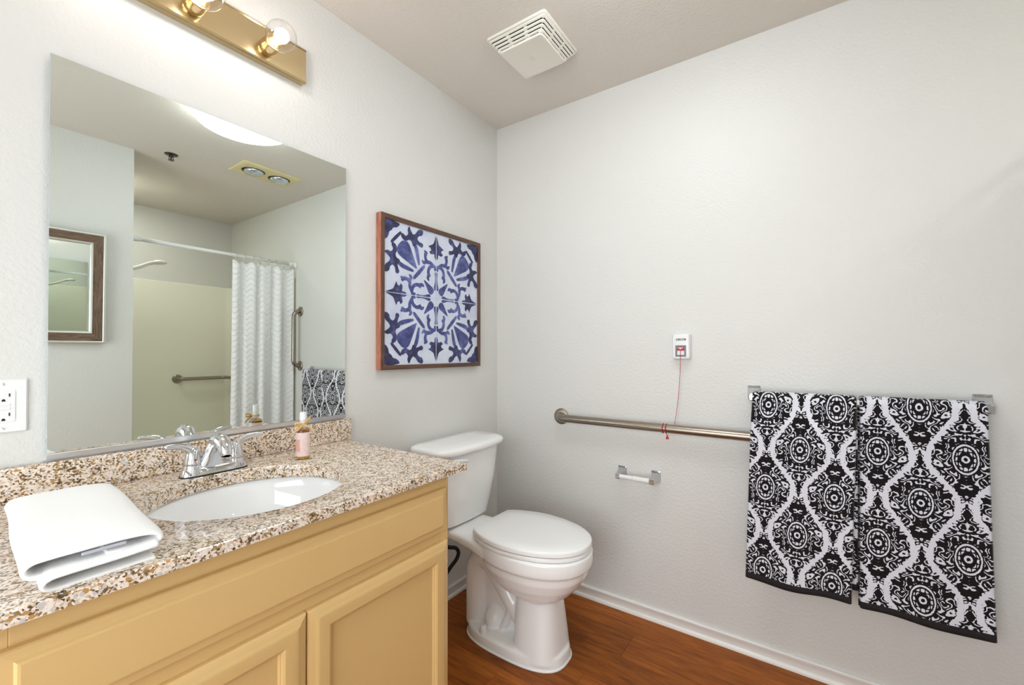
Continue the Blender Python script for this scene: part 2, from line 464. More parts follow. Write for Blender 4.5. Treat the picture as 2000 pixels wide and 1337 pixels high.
# long false drawer front with a routed edge
FU0, FU1, FV0, FV1 = -1.857, -1.028, .683, .803
bm = BM()
prof = [(0, 0), (0, .011), (.002, .0135), (.015, .0145), (.018, .019), (.022, .020)]
for i in range(4): rail(bm, i, FU0, FU1, FV0, FV1, prof+[(.022, 0)], onV)
box(bm, FU0+.021, FU1-.021, -.595, -.575, FV0+.021, FV1-.021)
mk('drawer_front', bm, 'cabinet', van, angle=25)
dprof = [(0, 0), (0, .010), (.002, .0135), (.006, .0155), (.012, .0165), (.017, .0195), (.024, .020), (.046, .019), (.050, .0165), (.052, .013), (.054, .0125), (.0565, .0095), (.0565, .004)]
for u0, u1 in ((-1.8615, -1.4437), (-1.4410, -1.0236)):
    dr = mk('door', box(BM(), u0+.05, u1-.05, -.583, -.577, .12+.05, .653-.05), 'cabinet', van)
    for i in range(4):
        bm = BM(); rail(bm, i, u0, u1, .12, .653, dprof, onV)
        mk('rail' if i in (0, 2) else 'stile', bm, 'cabinet', dr, angle=28)

# granite countertop with an oval cut-out
SX, SY, SA, SB = -1.431, -.334, .210, .194
GX0, GX1, GY = -1.925, -.964, -.608
bm = BM(); N = 72
def octo(a):      # rectangle outline hit by a ray at angle a from the sink centre
    c, s = math.cos(a), math.sin(a); t = 1e9
    if c > 1e-9: t = min(t, (GX1-SX)/c)
    if c < -1e-9: t = min(t, (GX0-SX)/c)
    if s > 1e-9: t = min(t, (-.002-SY)/s)
    if s < -1e-9: t = min(t, (GY-SY)/s)
    return (SX+c*t, SY+s*t)
angs = sorted([2*PI*k/N for k in range(N)] + [math.atan2(yy-SY, xx-SX) % (2*PI) for xx in (GX0, GX1) for yy in (GY, -.002)])
out = [octo(a) for a in angs]; ell = [(SX+SA*math.cos(a), SY+SB*math.sin(a)) for a in angs]
def inset(p, e): return (min(max(p[0], GX0+e), GX1-e), min(max(p[1], GY+e), -.002-e))
rings = [[Vector((*q, z)) for q in r] for r, z in (([(SX+(SA+.03)*math.cos(a), SY+(SB+.03)*math.sin(a)) for a in angs], CB), ([(SX+(SA+.03)*math.cos(a), SY+(SB+.03)*math.sin(a)) for a in angs], CB-.013), (ell, CB-.013), (ell, CT-.003), ([(SX+(SA+.001)*math.cos(a), SY+(SB+.001)*math.sin(a)) for a in angs], CT-.001), ([(SX+(SA+.003)*math.cos(a), SY+(SB+.003)*math.sin(a)) for a in angs], CT), ([inset(p, .002) for p in out], CT), (out, CT-.002), (out, CB))]
vs = loft(bm, rings, cap=False)
n = len(angs)
for i in range(n): j = (i+1) % n; bm.faces.new((vs[-1][i], vs[-1][j], vs[0][j], vs[0][i]))
tag(mk('countertop', bm, 'granite', angle=30), 'speckled beige granite countertop with an oval sink cut-out', 'countertop')
bm = BM(); box(bm, GX0, -.9455, -.021, -.001, CT+.0005, .9385, .0015, 1)
tag(mk('backsplash', bm, 'granite'), 'low speckled granite backsplash strip below the big wall mirror', 'backsplash')

# undermount basin
sink = thing('sink_basin', 'white oval undermount sink set in the granite countertop', 'sink', (SX, SY, CB-.15))
def erings(lst): return [[Vector((SX+(SA+o)*s*math.cos(2*PI*k/64), SY+(SB+o)*s*math.sin(2*PI*k/64), z)) for k in range(64)] for o, s, z in lst]
zb = CB-.0136
bm = BM(); loft(bm, erings([(.03, 1, zb), (.010, 1, zb), (.005, 1, zb-.004), (.003, .99, zb-.03), (.0, .95, zb-.07), (0, .84, zb-.11), (0, .62, zb-.137), (0, .35, zb-.145), (0, .1, zb-.147)]), cap=False)
q = mk('bowl', bm, 'porcelain', sink, True); modi(q, 'SOLIDIFY', thickness=.008, offset=-1)
bm = BM(); lathe(bm, [(.024, 0), (.024, .002), (.020, .003), (.016, .001), (.006, .0025), (.001, .003)], (SX, SY, zb-.146)); mk('drain', bm, 'chrome', sink, True)

# centreset faucet
FX, FY = -1.428, -.098
fa = thing('faucet', 'chrome two-handle faucet behind the sink', 'faucet', (FX, FY, CT))
def at(x, y, z): return Vector((FX+x, FY+y, CT+z))
bm = BM(); loft(bm, [[at(px_, py_, z) for px_, py_ in sup(0, 0, hx, hy, 3.2, 48)] for hx, hy, z in ((.081, .028, 0), (.080, .0275, .004))]); mk('gasket', bm, 'black_rubber', fa)
bm = BM()
loft(bm, [[at(px_, py_, z) for px_, py_ in sup(0, 0, hx, hy, 3.2, 48)] for hx, hy, z in ((.080, .0275, .004), (.079, .027, .007), (.076, .0245, .018), (.072, .021, .022))])
mk('base', bm, 'chrome', fa, angle=35)
bm = BM()
loft(bm, [[at(px_, py_+yo, z) for px_, py_ in sup(0, 0, hx, hy, e, 40)] for hx, hy, yo, z, e in
    ((.056, .022, 0, .012, 3), (.046, .0215, -.001, .024, 3), (.037, .021, -.002, .040, 2.8), (.029, .0205, -.004, .056, 2.6), (.022, .020, -.008, .072, 2.3), (.018, .018, -.012, .083, 2), (.010, .010, -.014, .090, 2))])
mk('body', bm, 'chrome', fa, True)
bm = BM(); tube(bm, spline([at(0, .002, .070), at(0, -.016, .087), at(0, -.042, .088), at(0, -.064, .073), at(0, -.073, .054)], 7), [.016, .019, .0185, .0165, .0135], 24)
sp_ = mk('spout', bm, 'chrome', fa, True)
bm = BM(); lathe(bm, [(.0125, 0), (.0128, -.004), (.0125, -.014), (.011, -.015), (.001, -.014)], at(0, -.0745, .052)); mk('aerator', bm, 'chrome', sp_, angle=40)
for s in (-1, 1):
    bm = BM(); lathe(bm, [(.0255, .006), (.025, .010), (.0222, .028), (.0215, .030)], at(s*.051, 0, 0)); mk('hub', bm, 'chrome', fa, angle=40)
    bm = BM()
    lathe(bm, [(.0212, .0305), (.0205, .036), (.0185, .046), (.0165, .056), (.0135, .066), (.009, .073), (.001, .076)], at(s*.051, 0, 0))
    tube(bm, spline([at(s*.050, 0, .055), at(s*.060, -.001, .072), at(s*.078, -.004, .0825), at(s*.098, -.009, .0865), at(s*.116, -.014, .0875)], 6), [.013, .0115, .0085, .0068, .0058], 16)
    hd = mk('handle', bm, 'chrome', fa, True)
    if s < 0:
        bm = BM(); lathe(bm, [(.0025, 0), (.0022, .001), (.0005, .0012)], at(-.051, -.0195, .045), (0, -1, .2), 12); mk('hot_dot', bm, 'red', hd)

# spray bottle with a bow
BX, BY = -1.213, -.160
bo = thing('spray_bottle', 'small amber spray bottle with pink label and gold ribbon bow on the countertop', 'bottle', (BX, BY, CT))
def bl(prof, nm, mat, par=bo, seg=36, ang=40): 
    bm = BM(); lathe(bm, [(r, z) for r, z in prof], (BX, BY, CT), seg=seg); return mk(nm, bm, mat, par, angle=ang)
bl([(.001, .001), (.0185, .001), (.0195, .003), (.0195, .086), (.0175, .093), (.012, .099), (.0095, .101), (.0095, .108)], 'glass_body', 'clear_glass')
bl([(.001, .003), (.0180, .003), (.0187, .005), (.0187, .086), (.0170, .0915), (.0150, .094), (.001, .094)], 'liquid', 'liquid')
bm = BM()
loft(bm, [[Vector((BX+.0198*math.cos(a), BY+.0198*math.sin(a), CT+z)) for a in np.linspace(0, 2*PI, 49)[:-1]] for z in (.011, .083)], cap=False)
lb = mk('label', bm, 'label', bo, True)
bm = BM()
loft(bm, [[Vector((BX+.0200*math.cos(a), BY+.0200*math.sin(a), CT+z)) for a in np.radians(np.linspace(170, 218, 10))] for z in (.026, .062)], cap=False, close=False)
mk('label_print', bm, 'labelpink', lb, True)
bl([(.0105, .101), (.0105, .112), (.0082, .113), (.0082, .118), (.0096, .119), (.0092, .142), (.0085, .1435), (.001, .1435)], 'pump_cap', 'plastic_white')
def ribbon(pts, wd, par, nm='bow_loop'):
    P = spline(pts, 6); bm = BM(); L = [bm.verts.new(p+Vector((0, 0, wd/2))) for p in P]; R = [bm.verts.new(p-Vector((0, 0, wd/2))) for p in P]
    for i in range(len(P)-1): bm.faces.new((L[i], L[i+1], R[i+1], R[i]))
    o = mk(nm, bm, 'ribbon', par, True); modi(o, 'SOLIDIFY', thickness=.0006); return o
bow = bl([(.0112, .1035), (.0116, .105), (.0116, .109), (.0112, .1105)], 'ribbon_band', 'ribbon', ang=60)
kx, ky, kz = BX-.006, BY-.0115, CT+.107       # knot towards the camera
tw = lambda a, b, c: (kx+a, ky+b, kz+c)
ribbon([tw(0, 0, 0), tw(-.012, -.002, .006), tw(-.024, .002, .004), tw(-.022, .004, -.002), tw(-.008, .001, -.001), tw(0, 0, 0)], .006, bow)
ribbon([tw(0, 0, 0), tw(.008, -.006, .012), tw(.016, -.010, .022), tw(.018, -.008, .018), tw(.008, -.003, .006), tw(0, 0, 0)], .006, bow)
ribbon([tw(0, -.001, 0), tw(-.012, .000, -.010), tw(-.026, .003, -.022)], .008, bow, 'ribbon_tail')
ribbon([tw(0, -.001, 0), tw(.012, -.008, -.006), tw(.022, -.016, -.016)], .004, bow, 'ribbon_tail')
bm = BM(); bmesh.ops.create_icosphere(bm, subdivisions=2, radius=.0035, matrix=Matrix.Translation((kx, ky, kz))); mk('knot', bm, 'ribbon', bow, True)

# folded white towel: a spiral of cloth seen from its open end
ft = thing('folded_towel', 'folded white terry towel lying on the granite countertop beside the sink', 'towel', (-1.74, -.36, CT))
def fold(pts, y0, y1, th, nm, ny=26, skew=.030, sag=.0, seed=1):
    P = spline([(a, 0, b) for a, b in pts], 7); rnd = random.Random(seed); bm = BM(); rows = []
    ph = [rnd.uniform(0, 6) for _ in range(4)]
    for j in range(ny+1):
        t = j/ny; y = y0+(y1-y0)*t; row = []
        for i, p in enumerate(P):
            s = i/(len(P)-1)
            xx = p.x - skew*t + .0016*math.sin(9*t+ph[0]+3*s); zz = p.z + .0012*math.sin(11*t+ph[1]+5*s)*min(1, p.z/.02)
            yy = y + .003*math.sin(6*s+ph[2]) * (1 if j == ny else .3)
            e = min(t, 1-t); zz *= 1-.12*max(0, 1-e/.04)
            row.append(bm.verts.new((-1.803+(xx+1.812)*.87, yy, CT+.0012+max(zz, .0005)*.86)))
        rows.append(row)
    for a, b in zip(rows, rows[1:]):
        for i in range(len(a)-1): bm.faces.new((a[i], a[i+1], b[i+1], b[i]))
    o = mk(nm, bm, 'terry', ft, True); modi(o, 'SOLIDIFY', thickness=th, offset=1); modi(o, 'SUBSURF', levels=1, render_levels=1); return o
fold([(-1.655, .0035), (-1.70, .0035), (-1.76, .0035), (-1.782, .0045), (-1.792, .010), (-1.788, .0165), (-1.77, .018), (-1.70, .0175), (-1.648, .019)][::-1], -.180, -.588, .0070, 'lower_fold', seed=3)
fold([(-1.655, .0255), (-1.70, .0262), (-1.75, .0255), (-1.790, .024), (-1.806, .026), (-1.812, .034), (-1.806, .043), (-1.785, .0455), (-1.74, .046), (-1.70, .046), (-1.665, .043), (-1.648, .036), (-1.650, .029), (-1.664, .026), (-1.69, .030), (-1.72, .034)][::-1], -.168, -.570, .0075, 'upper_fold', seed=5)
bm = BM(); box(bm, -1.775, -1.725, -.570, -.566, CT+.0315, CT+.0355, .0008, 1); mk('sewn_tag', bm, 'tagcloth', ft)

# ================================================================ MIRROR, LIGHT BAR, OUTLET, ART
MX0, MX1, MZ0, MZ1 = -1.7325, -.9663, .9507, 1.8794
TL = math.radians(.22)
wm = thing('wall_mirror', 'large frameless wall mirror above the granite backsplash', 'mirror', (-1.35, 0, MZ0))
def mir(u, v, d): return Vector((u, -.004-d-(v-MZ0)*math.tan(TL), v))
bm = BM(); prism(bm, [(MX0, MZ0), (MX1, MZ0), (MX1, MZ1), (MX0, MZ1)], mir, -.0, .005)
bm.faces.ensure_lookup_table(); bmesh.ops.recalc_face_normals(bm, faces=bm.faces[:])
for f in bm.faces: f.material_index = 0 if f.normal.y < -.9 else 1
mk('glass', bm, ['mirror', 'glass_edge'], wm, recalc=False)
bm = BM(); loft(bm, [[Vector((u, -d, z)) for d, z in ((.0, .944), (.013, .944), (.0135, .956), (.0115, .9575), (.011, .949), (.0, .949))] for u in (MX0-.001, MX1+.001)])
mk('bottom_channel', bm, 'alu', wm)

# brass light bar with three clear globes
LX0, LX1, LZ0, LZ1 = -1.782, -1.133, 2.107, 2.226
lb = thing('vanity_light', 'brass vanity light bar with clear globe bulbs above the mirror', 'light fixture', ((LX0+LX1)/2, 0, LZ0))
bm = BM(); loft(bm, [[Vector((u, -d, z)) for d, z in ((0, LZ0+.004), (.018, LZ0+.004), (.026, LZ0), (.030, LZ0+.002), (.0315, LZ0+.006), (.029, LZ0+.009), (.029, LZ1-.009), (.0315, LZ1-.006), (.030, LZ1-.002), (.026, LZ1), (.018, LZ1-.004), (0, LZ1-.004))] for u in (LX0, LX1)])
mk('back_plate', bm, 'brass', lb)
for bx_ in (-1.2615, -1.4605, -1.6595):
    bz = 2.158
    bm = BM(); lathe(bm, [(.0245, .0291), (.0255, .031), (.0255, .048), (.0248, .050), (.0248, .074), (.023, .076), (.021, .076), (.021, .060), (.001, .060)], (bx_, 0, bz), (0, -1, 0)); so = mk('socket', bm, 'brass', lb, angle=40)
    bm = BM(); pr = [(.013, .066), (.015, .074)]
    for k in range(1, 25):
        a = math.radians(160-160*k/24); pr.append((.0435*math.sin(a), .118-.0435*math.cos(a)))
    lathe(bm, pr, (bx_, 0, bz), (0, -1, 0)); gl = mk('bulb', bm, 'clear_glass', lb, True)
    bm = BM(); bmesh.ops.create_uvsphere(bm, u_segments=16, v_segments=10, radius=.019, matrix=Matrix.Translation((bx_, -.114, bz))); mk('filament', bm, 'filament', gl, True)
    bm = BM(); cyl(bm, (bx_, -.062, bz), (bx_, -.098, bz), .006, .003, 12); mk('stem', bm, 'clear_glass', gl, True)

# outlet
ol = thing('wall_outlet', 'white wall outlet plate left of the mirror', 'outlet', (-1.797, 0, 1.073))
OX, OZ = -1.7975, 1.073
bm = BM(); loft(bm, [[onA(u, v, d) for u, v in rrect(w_, h_, .002, 2, OX, OZ)] for w_, h_, d in ((.0715, .1165, .0), (.0715, .1165, .003), (.066, .111, .0062))]); mk('plate', bm, 'plastic_white', ol)
bm = BM(); loft(bm, [[onA(u, v, d) for u, v in rrect(.0335, .0665, .003, 3, OX, OZ)] for d in (.006, .0078)]); rc = mk('receptacle', bm, 'plastic_white', ol)
for sz in (.0195, -.0225):
    for sx in (-.0075, .0085):
        mk('slot', box(BM(), OX+sx-.0012, OX+sx+.0012, -.0081, -.0070, OZ+sz+.001, OZ+sz+.008), 'slot', rc)
    bm = BM(); prism(bm, [(OX+.0028*math.cos(a), OZ+sz-.0075+.0038*math.sin(a)) for a in np.linspace(0, PI, 12)]+[(OX-.0028, OZ+sz-.0090), (OX+.0028, OZ+sz-.0090)], onA, .0070, .0081); mk('ground_hole', bm, 'dark', rc)
for sz, z0 in ((.0005, 0), (-.008, 0)):
    mk('button', box(BM(), OX-.009, OX+.0095, -.0092, -.0070, OZ+sz, OZ+sz+.0055, .0005, 1), 'plastic_white', rc)
for sz, rot in ((.048, 80), (-.048, 55)):
    bm = BM(); lathe(bm, [(.0034, .0060), (.0032, .0068), (.001, .0072)], (OX, 0, OZ+sz), (0, -1, 0), 16); sc = mk('screw', bm, 'plastic_white', ol)
    bm = BM(); box(bm, -.0028, .0028, -.0075, -.0066, -.0005, .0005); bmesh.ops.rotate(bm, verts=bm.verts[:], matrix=Matrix.Rotation(math.radians(rot), 3, 'Y')); bmesh.ops.translate(bm, verts=bm.verts[:], vec=(OX, 0, OZ+sz)); mk('slit', bm, 'grey', sc)

# framed tile print
AX0, AX1, AZ0, AZ1 = -.820, -.186, 1.1165, 1.7555
ar = thing('tile_art', 'square blue and white tile print in a dark wood frame', 'picture', ((AX0+AX1)/2, 0, AZ0))
fp = [(0, .002), (0, .031), (.0012, .032), (.0175, .032), (.019, .031), (.019, .002)]
for i in range(4):
    bm = BM(); rail(bm, i, AX0, AX1, AZ0, AZ1, fp, onA)
    bmesh.ops.recalc_face_normals(bm, faces=bm.faces[:])
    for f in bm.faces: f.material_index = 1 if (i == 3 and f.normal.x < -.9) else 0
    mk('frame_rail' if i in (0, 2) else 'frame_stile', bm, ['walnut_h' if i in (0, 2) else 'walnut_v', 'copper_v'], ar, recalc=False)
acx, acz, ah = (AX0+AX1)/2, (AZ0+AZ1)/2, .3005
bm = BM(); box(bm, AX0+.015, AX1-.015, -.024, -.004, AZ0+.015, AZ1-.015); pn = mk('art_panel', bm, 'tile_white', ar)
# motifs drawn in one octant (a = along the axis, b = across), mirrored eight times
def cat(pts, n=6, closed=True):
    P = [Vector((p[0], p[1], 0)) for p in pts]; out = []; m_ = len(P)
    for i in range(m_ if closed else m_-1):
        p0, p1, p2, p3 = (P[(i+k) % m_] if closed else P[min(max(i+k, 0), m_-1)] for k in (-1, 0, 1, 2))
        for k in range(n):
            t = k/n; v = .5*((2*p1)+(-p0+p2)*t+(2*p0-5*p1+4*p2-p3)*t*t+(-p0+3*p1-3*p2+p3)*t**3); out.append((v.x, v.y))
    if not closed: out.append((P[-1].x, P[-1].y))
    return out
def stroke(pts, w0, n=8):
    c = cat(pts, n, False); L, R = [], []; m_ = len(c)
    for i, (a, b) in enumerate(c):
        p, q = c[max(i-1, 0)], c[min(i+1, m_-1)]; dx, dy = q[0]-p[0], q[1]-p[1]; l = math.hypot(dx, dy) or 1
        w_ = 1.3*float(np.interp(i/(m_-1), np.linspace(0, 1, len(w0)), w0)); L.append((a-dy/l*w_, b+dx/l*w_)); R.append((a+dy/l*w_, b-dx/l*w_))
    return L+R[::-1]
def diag(pts): k_ = math.sqrt(.5); return [((r*k_+t*k_), (r*k_-t*k_)) for r, t in pts]   # r along the diagonal, t across
oct_lines = []      # (polygon, tone, symmetric about diagonal?)
def add(poly, tone=0, sym8=True): oct_lines.append((poly, tone, sym8))
# centre: teardrops on the diagonal
add(diag(cat([(.10, 0), (.115, .045), (.16, .06), (.22, .045), (.36, .0), (.22, -.045), (.16, -.06), (.115, -.045)])), 0, False)
# axis bones, split by the tile joint
add(cat([(.13, .010), (.13, .045), (.17, .050), (.24, .028), (.32, .022), (.385, .030), (.40, .010), (.27, .008)]), 0)
add(cat([(.425, .008), (.425, .045), (.475, .038), (.48, .008)], 3), 0)
# scroll vines either side of the axis
add(stroke([(.47, .012), (.49, .06), (.465, .13), (.40, .165), (.345, .155), (.33, .12)], [.018, .022, .022, .020, .024, .012]), 0)
add(stroke([(.33, .165), (.29, .175), (.255, .15)], [.024, .020, .008]), 0)
add(stroke([(.49, .05), (.53, .12), (.535, .19), (.59, .225), (.65, .22), (.68, .185)], [.018, .020, .024, .020, .024, .014]), 0)
add(stroke([(.545, .20), (.51, .255), (.545, .295)], [.018, .022, .008]), 0)
add(stroke([(.64, .205), (.70, .245)], [.020, .012]), 0)
# fleur on the axis
add(cat([(.60, .010), (.63, .035), (.675, .045), (.665, .11), (.70, .145), (.72, .11), (.76, .125), (.775, .165), (.80, .12), (.835, .06), (.90, .030), (.955, .006), (.80, .006)], 4), 1)
# diagonal: bar, fan petal, side strokes, outer bar, corner blob
add(diag(cat([(.475, -.135), (.475, .135), (.525, .135), (.525, -.135)], 2)), 0, False)
add(diag(cat([(.565, 0), (.62, .030), (.74, .075), (.88, .125), (.96, .12), (1.005, .06), (1.01, 0), (1.005, -.06), (.96, -.12), (.88, -.125), (.74, -.075), (.62, -.030)])), 0, False)
add(diag(stroke([(.575, .075), (.66, .13), (.76, .19), (.86, .225)], [.012, .022, .026, .020])), 0, True)
add(diag(cat([(1.085, -.105), (1.085, .105), (1.125, .11), (1.125, -.11)], 2)), 1, False)
add(cat([(.985, .985), (.985, .74), (.95, .73), (.915, .775), (.90, .83), (.86, .86), (.83, .90), (.775, .915), (.73, .95), (.74, .985)], 4), 1, False)
# tulips near the rim, half way out
add(cat([(.72, .435), (.72, .475), (.775, .50), (.79, .545), (.765, .60), (.78, .665), (.84, .70), (.86, .66), (.835, .61), (.875, .565), (.93, .575), (.985, .545), (.93, .51), (.885, .47), (.91, .42), (.955, .385), (.985, .335), (.985, .285), (.945, .275), (.90, .305), (.885, .355), (.84, .385), (.80, .35), (.79, .29), (.755, .275), (.725, .305), (.745, .36), (.755, .41)], 4), 1)
for tone, mt in ((0, 'tile_blue'), (1, 'tile_navy')):
    bm = BM()
    for oi_, (poly, tn, sym8) in enumerate(oct_lines):
        if tn != tone: continue
        for sx in (-1, 1):
            for sz in (-1, 1):
                for sw in ((0, 1) if sym8 else (0,)):
                    pts = [((q, p) if sw else (p, q)) for p, q in poly]
                    vsx = [bm.verts.new((acx+sx*p*ah, -.0242-.00003*(2*oi_+sw), acz+sz*q*ah)) for p, q in pts]
                    for tri in tessellate_polygon([[Vector((p, q, 0)) for p, q in pts]]): bm.faces.new([vsx[k_] for k_ in tri])
    bm.normal_update()
    for f in bm.faces:
        if f.normal.y > 0: f.normal_flip()
    q = mk('printed_motif', bm, mt, pn, recalc=False)
for a in (0, 1):
    bm = BM(); box(bm, acx-(ah if a else .0009), acx+(ah if a else .0009), -.02535, -.0243, acz-(.0009 if a else ah), acz+(.0009 if a else ah)); mk('tile_joint', bm, 'tile_white', pn)

# ================================================================ TOILET
TX = -.457
to = thing('toilet', 'white two-piece toilet standing in the corner between vanity and wall', 'toilet', (TX, -.42, 0))
def ring(cy, hx, hy, z, e=2.2, n=48): return [Vector((TX+a, b, z)) for a, b in sup(0, cy, hx, hy, e, n)]
bm = BM()
# foot
loft(bm, [ring(-.445, .118, .228, .001, 2.8), ring(-.445, .117, .227, .020, 2.8), ring(-.445, .114, .224, .040, 2.8), ring(-.445, .104, .214, .046, 2.8)])
# front column
loft(bm, [ring(-.562, .108, .098, .02, 3.0), ring(-.560, .100, .094, .09, 3.0), ring(-.557, .090, .090, .16, 3.0), ring(-.553, .082, .086, .225, 3.0), ring(-.552, .080, .084, .26, 3)])
# bowl and rim
loft(bm, [ring(-.550, .070, .072, .232, 2.4), ring(-.545, .098, .106, .244, 2.3), ring(-.535, .130, .158, .270, 2.2), ring(-.528, .153, .195, .305, 2.2), ring(-.526, .167, .220, .343, 2.2), ring(-.526, .170, .226, .372, 2.2), ring(-.526, .180, .238, .379, 2.2), ring(-.526, .181, .240, .400, 2.2), ring(-.526, .180, .239, .428, 2.2), ring(-.526, .172, .230, .432, 2.2)])
# deck under the tank
def sect(y, hx, z0, z1, e=4): return [Vector((TX+a, y, b)) for a, b in sup(0, (z0+z1)/2, hx, (z1-z0)/2, e, 40)]
loft(bm, [sect(-.045, .120, .390, .432), sect(-.12, .120, .385, .432), sect(-.22, .122, .378, .432), sect(-.30, .135, .370, .432), sect(-.38, .155, .36, .43)])
loft(bm, [sect(-.13, .05, .385, .41, 3), sect(-.25, .045, .35, .41, 3), sect(-.34, .06, .31, .41, 3), sect(-.40, .08, .28, .41, 3), sect(-.46, .09, .26, .41, 3)])
# web and trapway
box(bm, TX-.016, TX+.016, -.52, -.22, .02, .27)
tube(bm, spline([(TX, -.50, .105), (TX, -.44, .170), (TX, -.375, .245), (TX, -.315, .300), (TX, -.270, .302), (TX, -.246, .262), (TX, -.243, .20), (TX, -.243, .12), (TX, -.245, .03)], 6), [.048, .047, .046, .047, .050, .050, .050, .050, .052], 20, flat=(1.28, 1, 1))
bmesh.ops.create_icosphere(bm, subdivisions=3, radius=1, matrix=Matrix.Translation((TX, -.345, .062)) @ Matrix.Diagonal((.062, .050, .064, 1)))
tube(bm, [(TX, -.395, .05), (TX, -.44, .145)], [.018, .020], 16, flat=(2.9, 1, 1))
bowl = mk('bowl', bm, 'porcelain', to, True)
modi(bowl, 'REMESH', mode='VOXEL', voxel_size=.0045, use_smooth_shade=True)
modi(bowl, 'SMOOTH', factor=.5, iterations=3)
# bead of caulk round the foot
bm = BM(); loft(bm, [ring(-.445, .123, .233, .0003, 2.8), ring(-.445, .1225, .2325, .004, 2.8), ring(-.445, .117, .227, .008, 2.8)]); mk('caulk_bead', bm, 'plastic_white', to, True)
for s in (-1, 1):
    bm = BM(); lathe(bm, [(.017, .0), (.016, .012), (.0125, .026), (.009, .029), (.001, .030)], (TX+s*.090, -.338, .043)); mk('bolt_cap', bm, 'plastic_white', to, angle=50)
# tank
def tring(hx, y0, y1, z, bow, e=6, n=56):
    out_ = []
    for a, b in sup(0, 0, 1, 1, e, n):
        yy = (y0+y1)/2 - b*(y0-y1)/2 * -1
        fr = max(0, -b)
        out_.append(Vector((TX+hx*a, (y0+y1)/2 + b*(y0-y1)/2 - fr*bow*(1-a*a), z)))
    return out_
bm = BM(); loft(bm, [tring(.145, -.035, -.165, .434, .012), tring(.158, -.03, -.180, .442, .014), tring(.168, -.028, -.190, .50, .016), tring(.190, -.026, -.205, .62, .018), tring(.208, -.025, -.212, .753, .020)])
mk('tank', bm, 'porcelain', to, angle=50)
bm = BM(); loft(bm, [tring(.208, -.022, -.215, .7535, .020), tring(.218, -.020, -.226, .755, .022), tring(.226, -.018, -.234, .763, .024), tring(.227, -.018, -.235, .777, .024), tring(.221, -.022, -.228, .786, .024), tring(.205, -.035, -.212, .791, .02), tring(.12, -.08, -.16, .793, .01)])
mk('tank_lid', bm, 'porcelain', to, True)
bm = BM(); tube(bm, spline([(-.628, -.232, .737), (-.605, -.250, .738), (-.572, -.255, .735), (-.545, -.256, .730)], 5), [.008, .0085, .008, .007], 12, flat=(1, .6, 1)); fl = mk('flush_lever', bm, 'lever', to, True)
bm = BM(); lathe(bm, [(.011, 0), (.011, .014), (.008, .018)], (-.622, -.212, .737), (0, -1, 0), 16); mk('lever_boss', bm, 'lever', fl)
# seat ring and lid
def egg(sc, z, back=-.308):
    pts = [(-.112, back), (.112, back)]
    for k in range(0, 33):
        a = PI*k/32
        pts.append((.181*math.cos(a)**1 if True else 0, -.50-.262*math.sin(a)))
    poly = [(-.118, back), (-.06, back+.001), (0, back+.001), (.06, back+.001), (.118, back), (.135, back-.018), (.152, back-.05), (.168, back-.095), (.178, back-.14)]
    for k in range(0, 37):
        a = PI*k/36; c = math.cos(a); s_ = math.sin(a)
        poly.append((.182*math.copysign(abs(c)**.92, c), -.487-.277*abs(s_)**.98))
    poly += [(-.178, back-.14), (-.168, back-.095), (-.152, back-.05), (-.135, back-.018)]
    cy = -.53
    return [Vector((TX+a*sc, cy+(b-cy)*sc, z)) for a, b in poly]
bm = BM(); loft(bm, [egg(.975, .4335), egg(.99, .436), egg(.992, .445), egg(.98, .4495)]); mk('seat', bm, 'plastic_seat', to, angle=45)
bm = BM(); loft(bm, [egg(.988, .4525), egg(1.0, .4545), egg(1.002, .467), egg(.994, .4715), egg(.98, .4735), egg(.7, .4745), egg(.3, .475)]); mk('lid', bm, 'plastic_seat', to, angle=40)
for s in (-1, 1):
    mk('hinge', box(BM(), TX+s*.075-.02, TX+s*.075+.02, -.318, -.285, .4315, .450, .003, 2), 'plastic_white', to)
    mk('bumper', box(BM(), TX+s*.09-.008, TX+s*.09+.008, -.715, -.705, .4495, .4528), 'plastic_white', to)
# black water supply hose behind the toilet
bm = BM(); tube(bm, spline([(-.66, -.03, .17), (-.64, -.10, .17), (-.57, -.12, .195), (-.505, -.12, .230), (-.468, -.12, .250), (-.455, -.12, .276), (-.475, -.12, .302), (-.51, -.12, .318), (-.57, -.12, .345), (-.60, -.11, .40), (-.60, -.11, .432)], 8), .0085, 12)
hs = thing('supply_hose', 'black looped water supply hose behind the toilet', 'hose', (-.66, 0, .15))
mk('hose', bm, 'black_rubber', hs, True)
bm = BM(); cyl(bm, (-.66, 0, .17), (-.66, -.05, .17), .012, seg=16); mk('valve', bm, 'chrome', hs)

# ================================================================ RIGHT WALL
def grab(name, label, a, b, nrm, off, r, grp=None, mat='steel'):
    A, B, n_ = Vector(a), Vector(b), Vector(nrm); t = (B-A).normalized()
    g_ = thing(name, label, 'grab bar', tuple(A), grp); bm = BM(); k = .045
    path = [A+n_*.004, A+n_*(off-k)]
    for i in range(1, 7):
        an = PI/2*i/6; path.append(A+n_*(off-k+k*math.sin(an))+t*(k-k*math.cos(an)))
    for i in range(0, 7):
        an = PI/2*i/6; path.append(B+n_*(off-k+k*math.cos(an))-t*(k-k*math.sin(an)))
    path += [B+n_*.004]
    tube(bm, path, r, 24); mk('rail', bm, mat, g_, True)
    for p_ in (A, B):
        bm = BM(); lathe(bm, [(.040, .0005), (.0405, .003), (.038, .008), (.030, .0105), (r+.001, .0115)], p_, nrm); mk('flange', bm, mat, g_, angle=50)
    return g_
grab('grab_bar', 'long horizontal brushed steel grab bar beside the toilet with a red cord tied on', (0, -.408, .864), (0, -1.318, .864), (-1, 0, 0), .056, .0185)
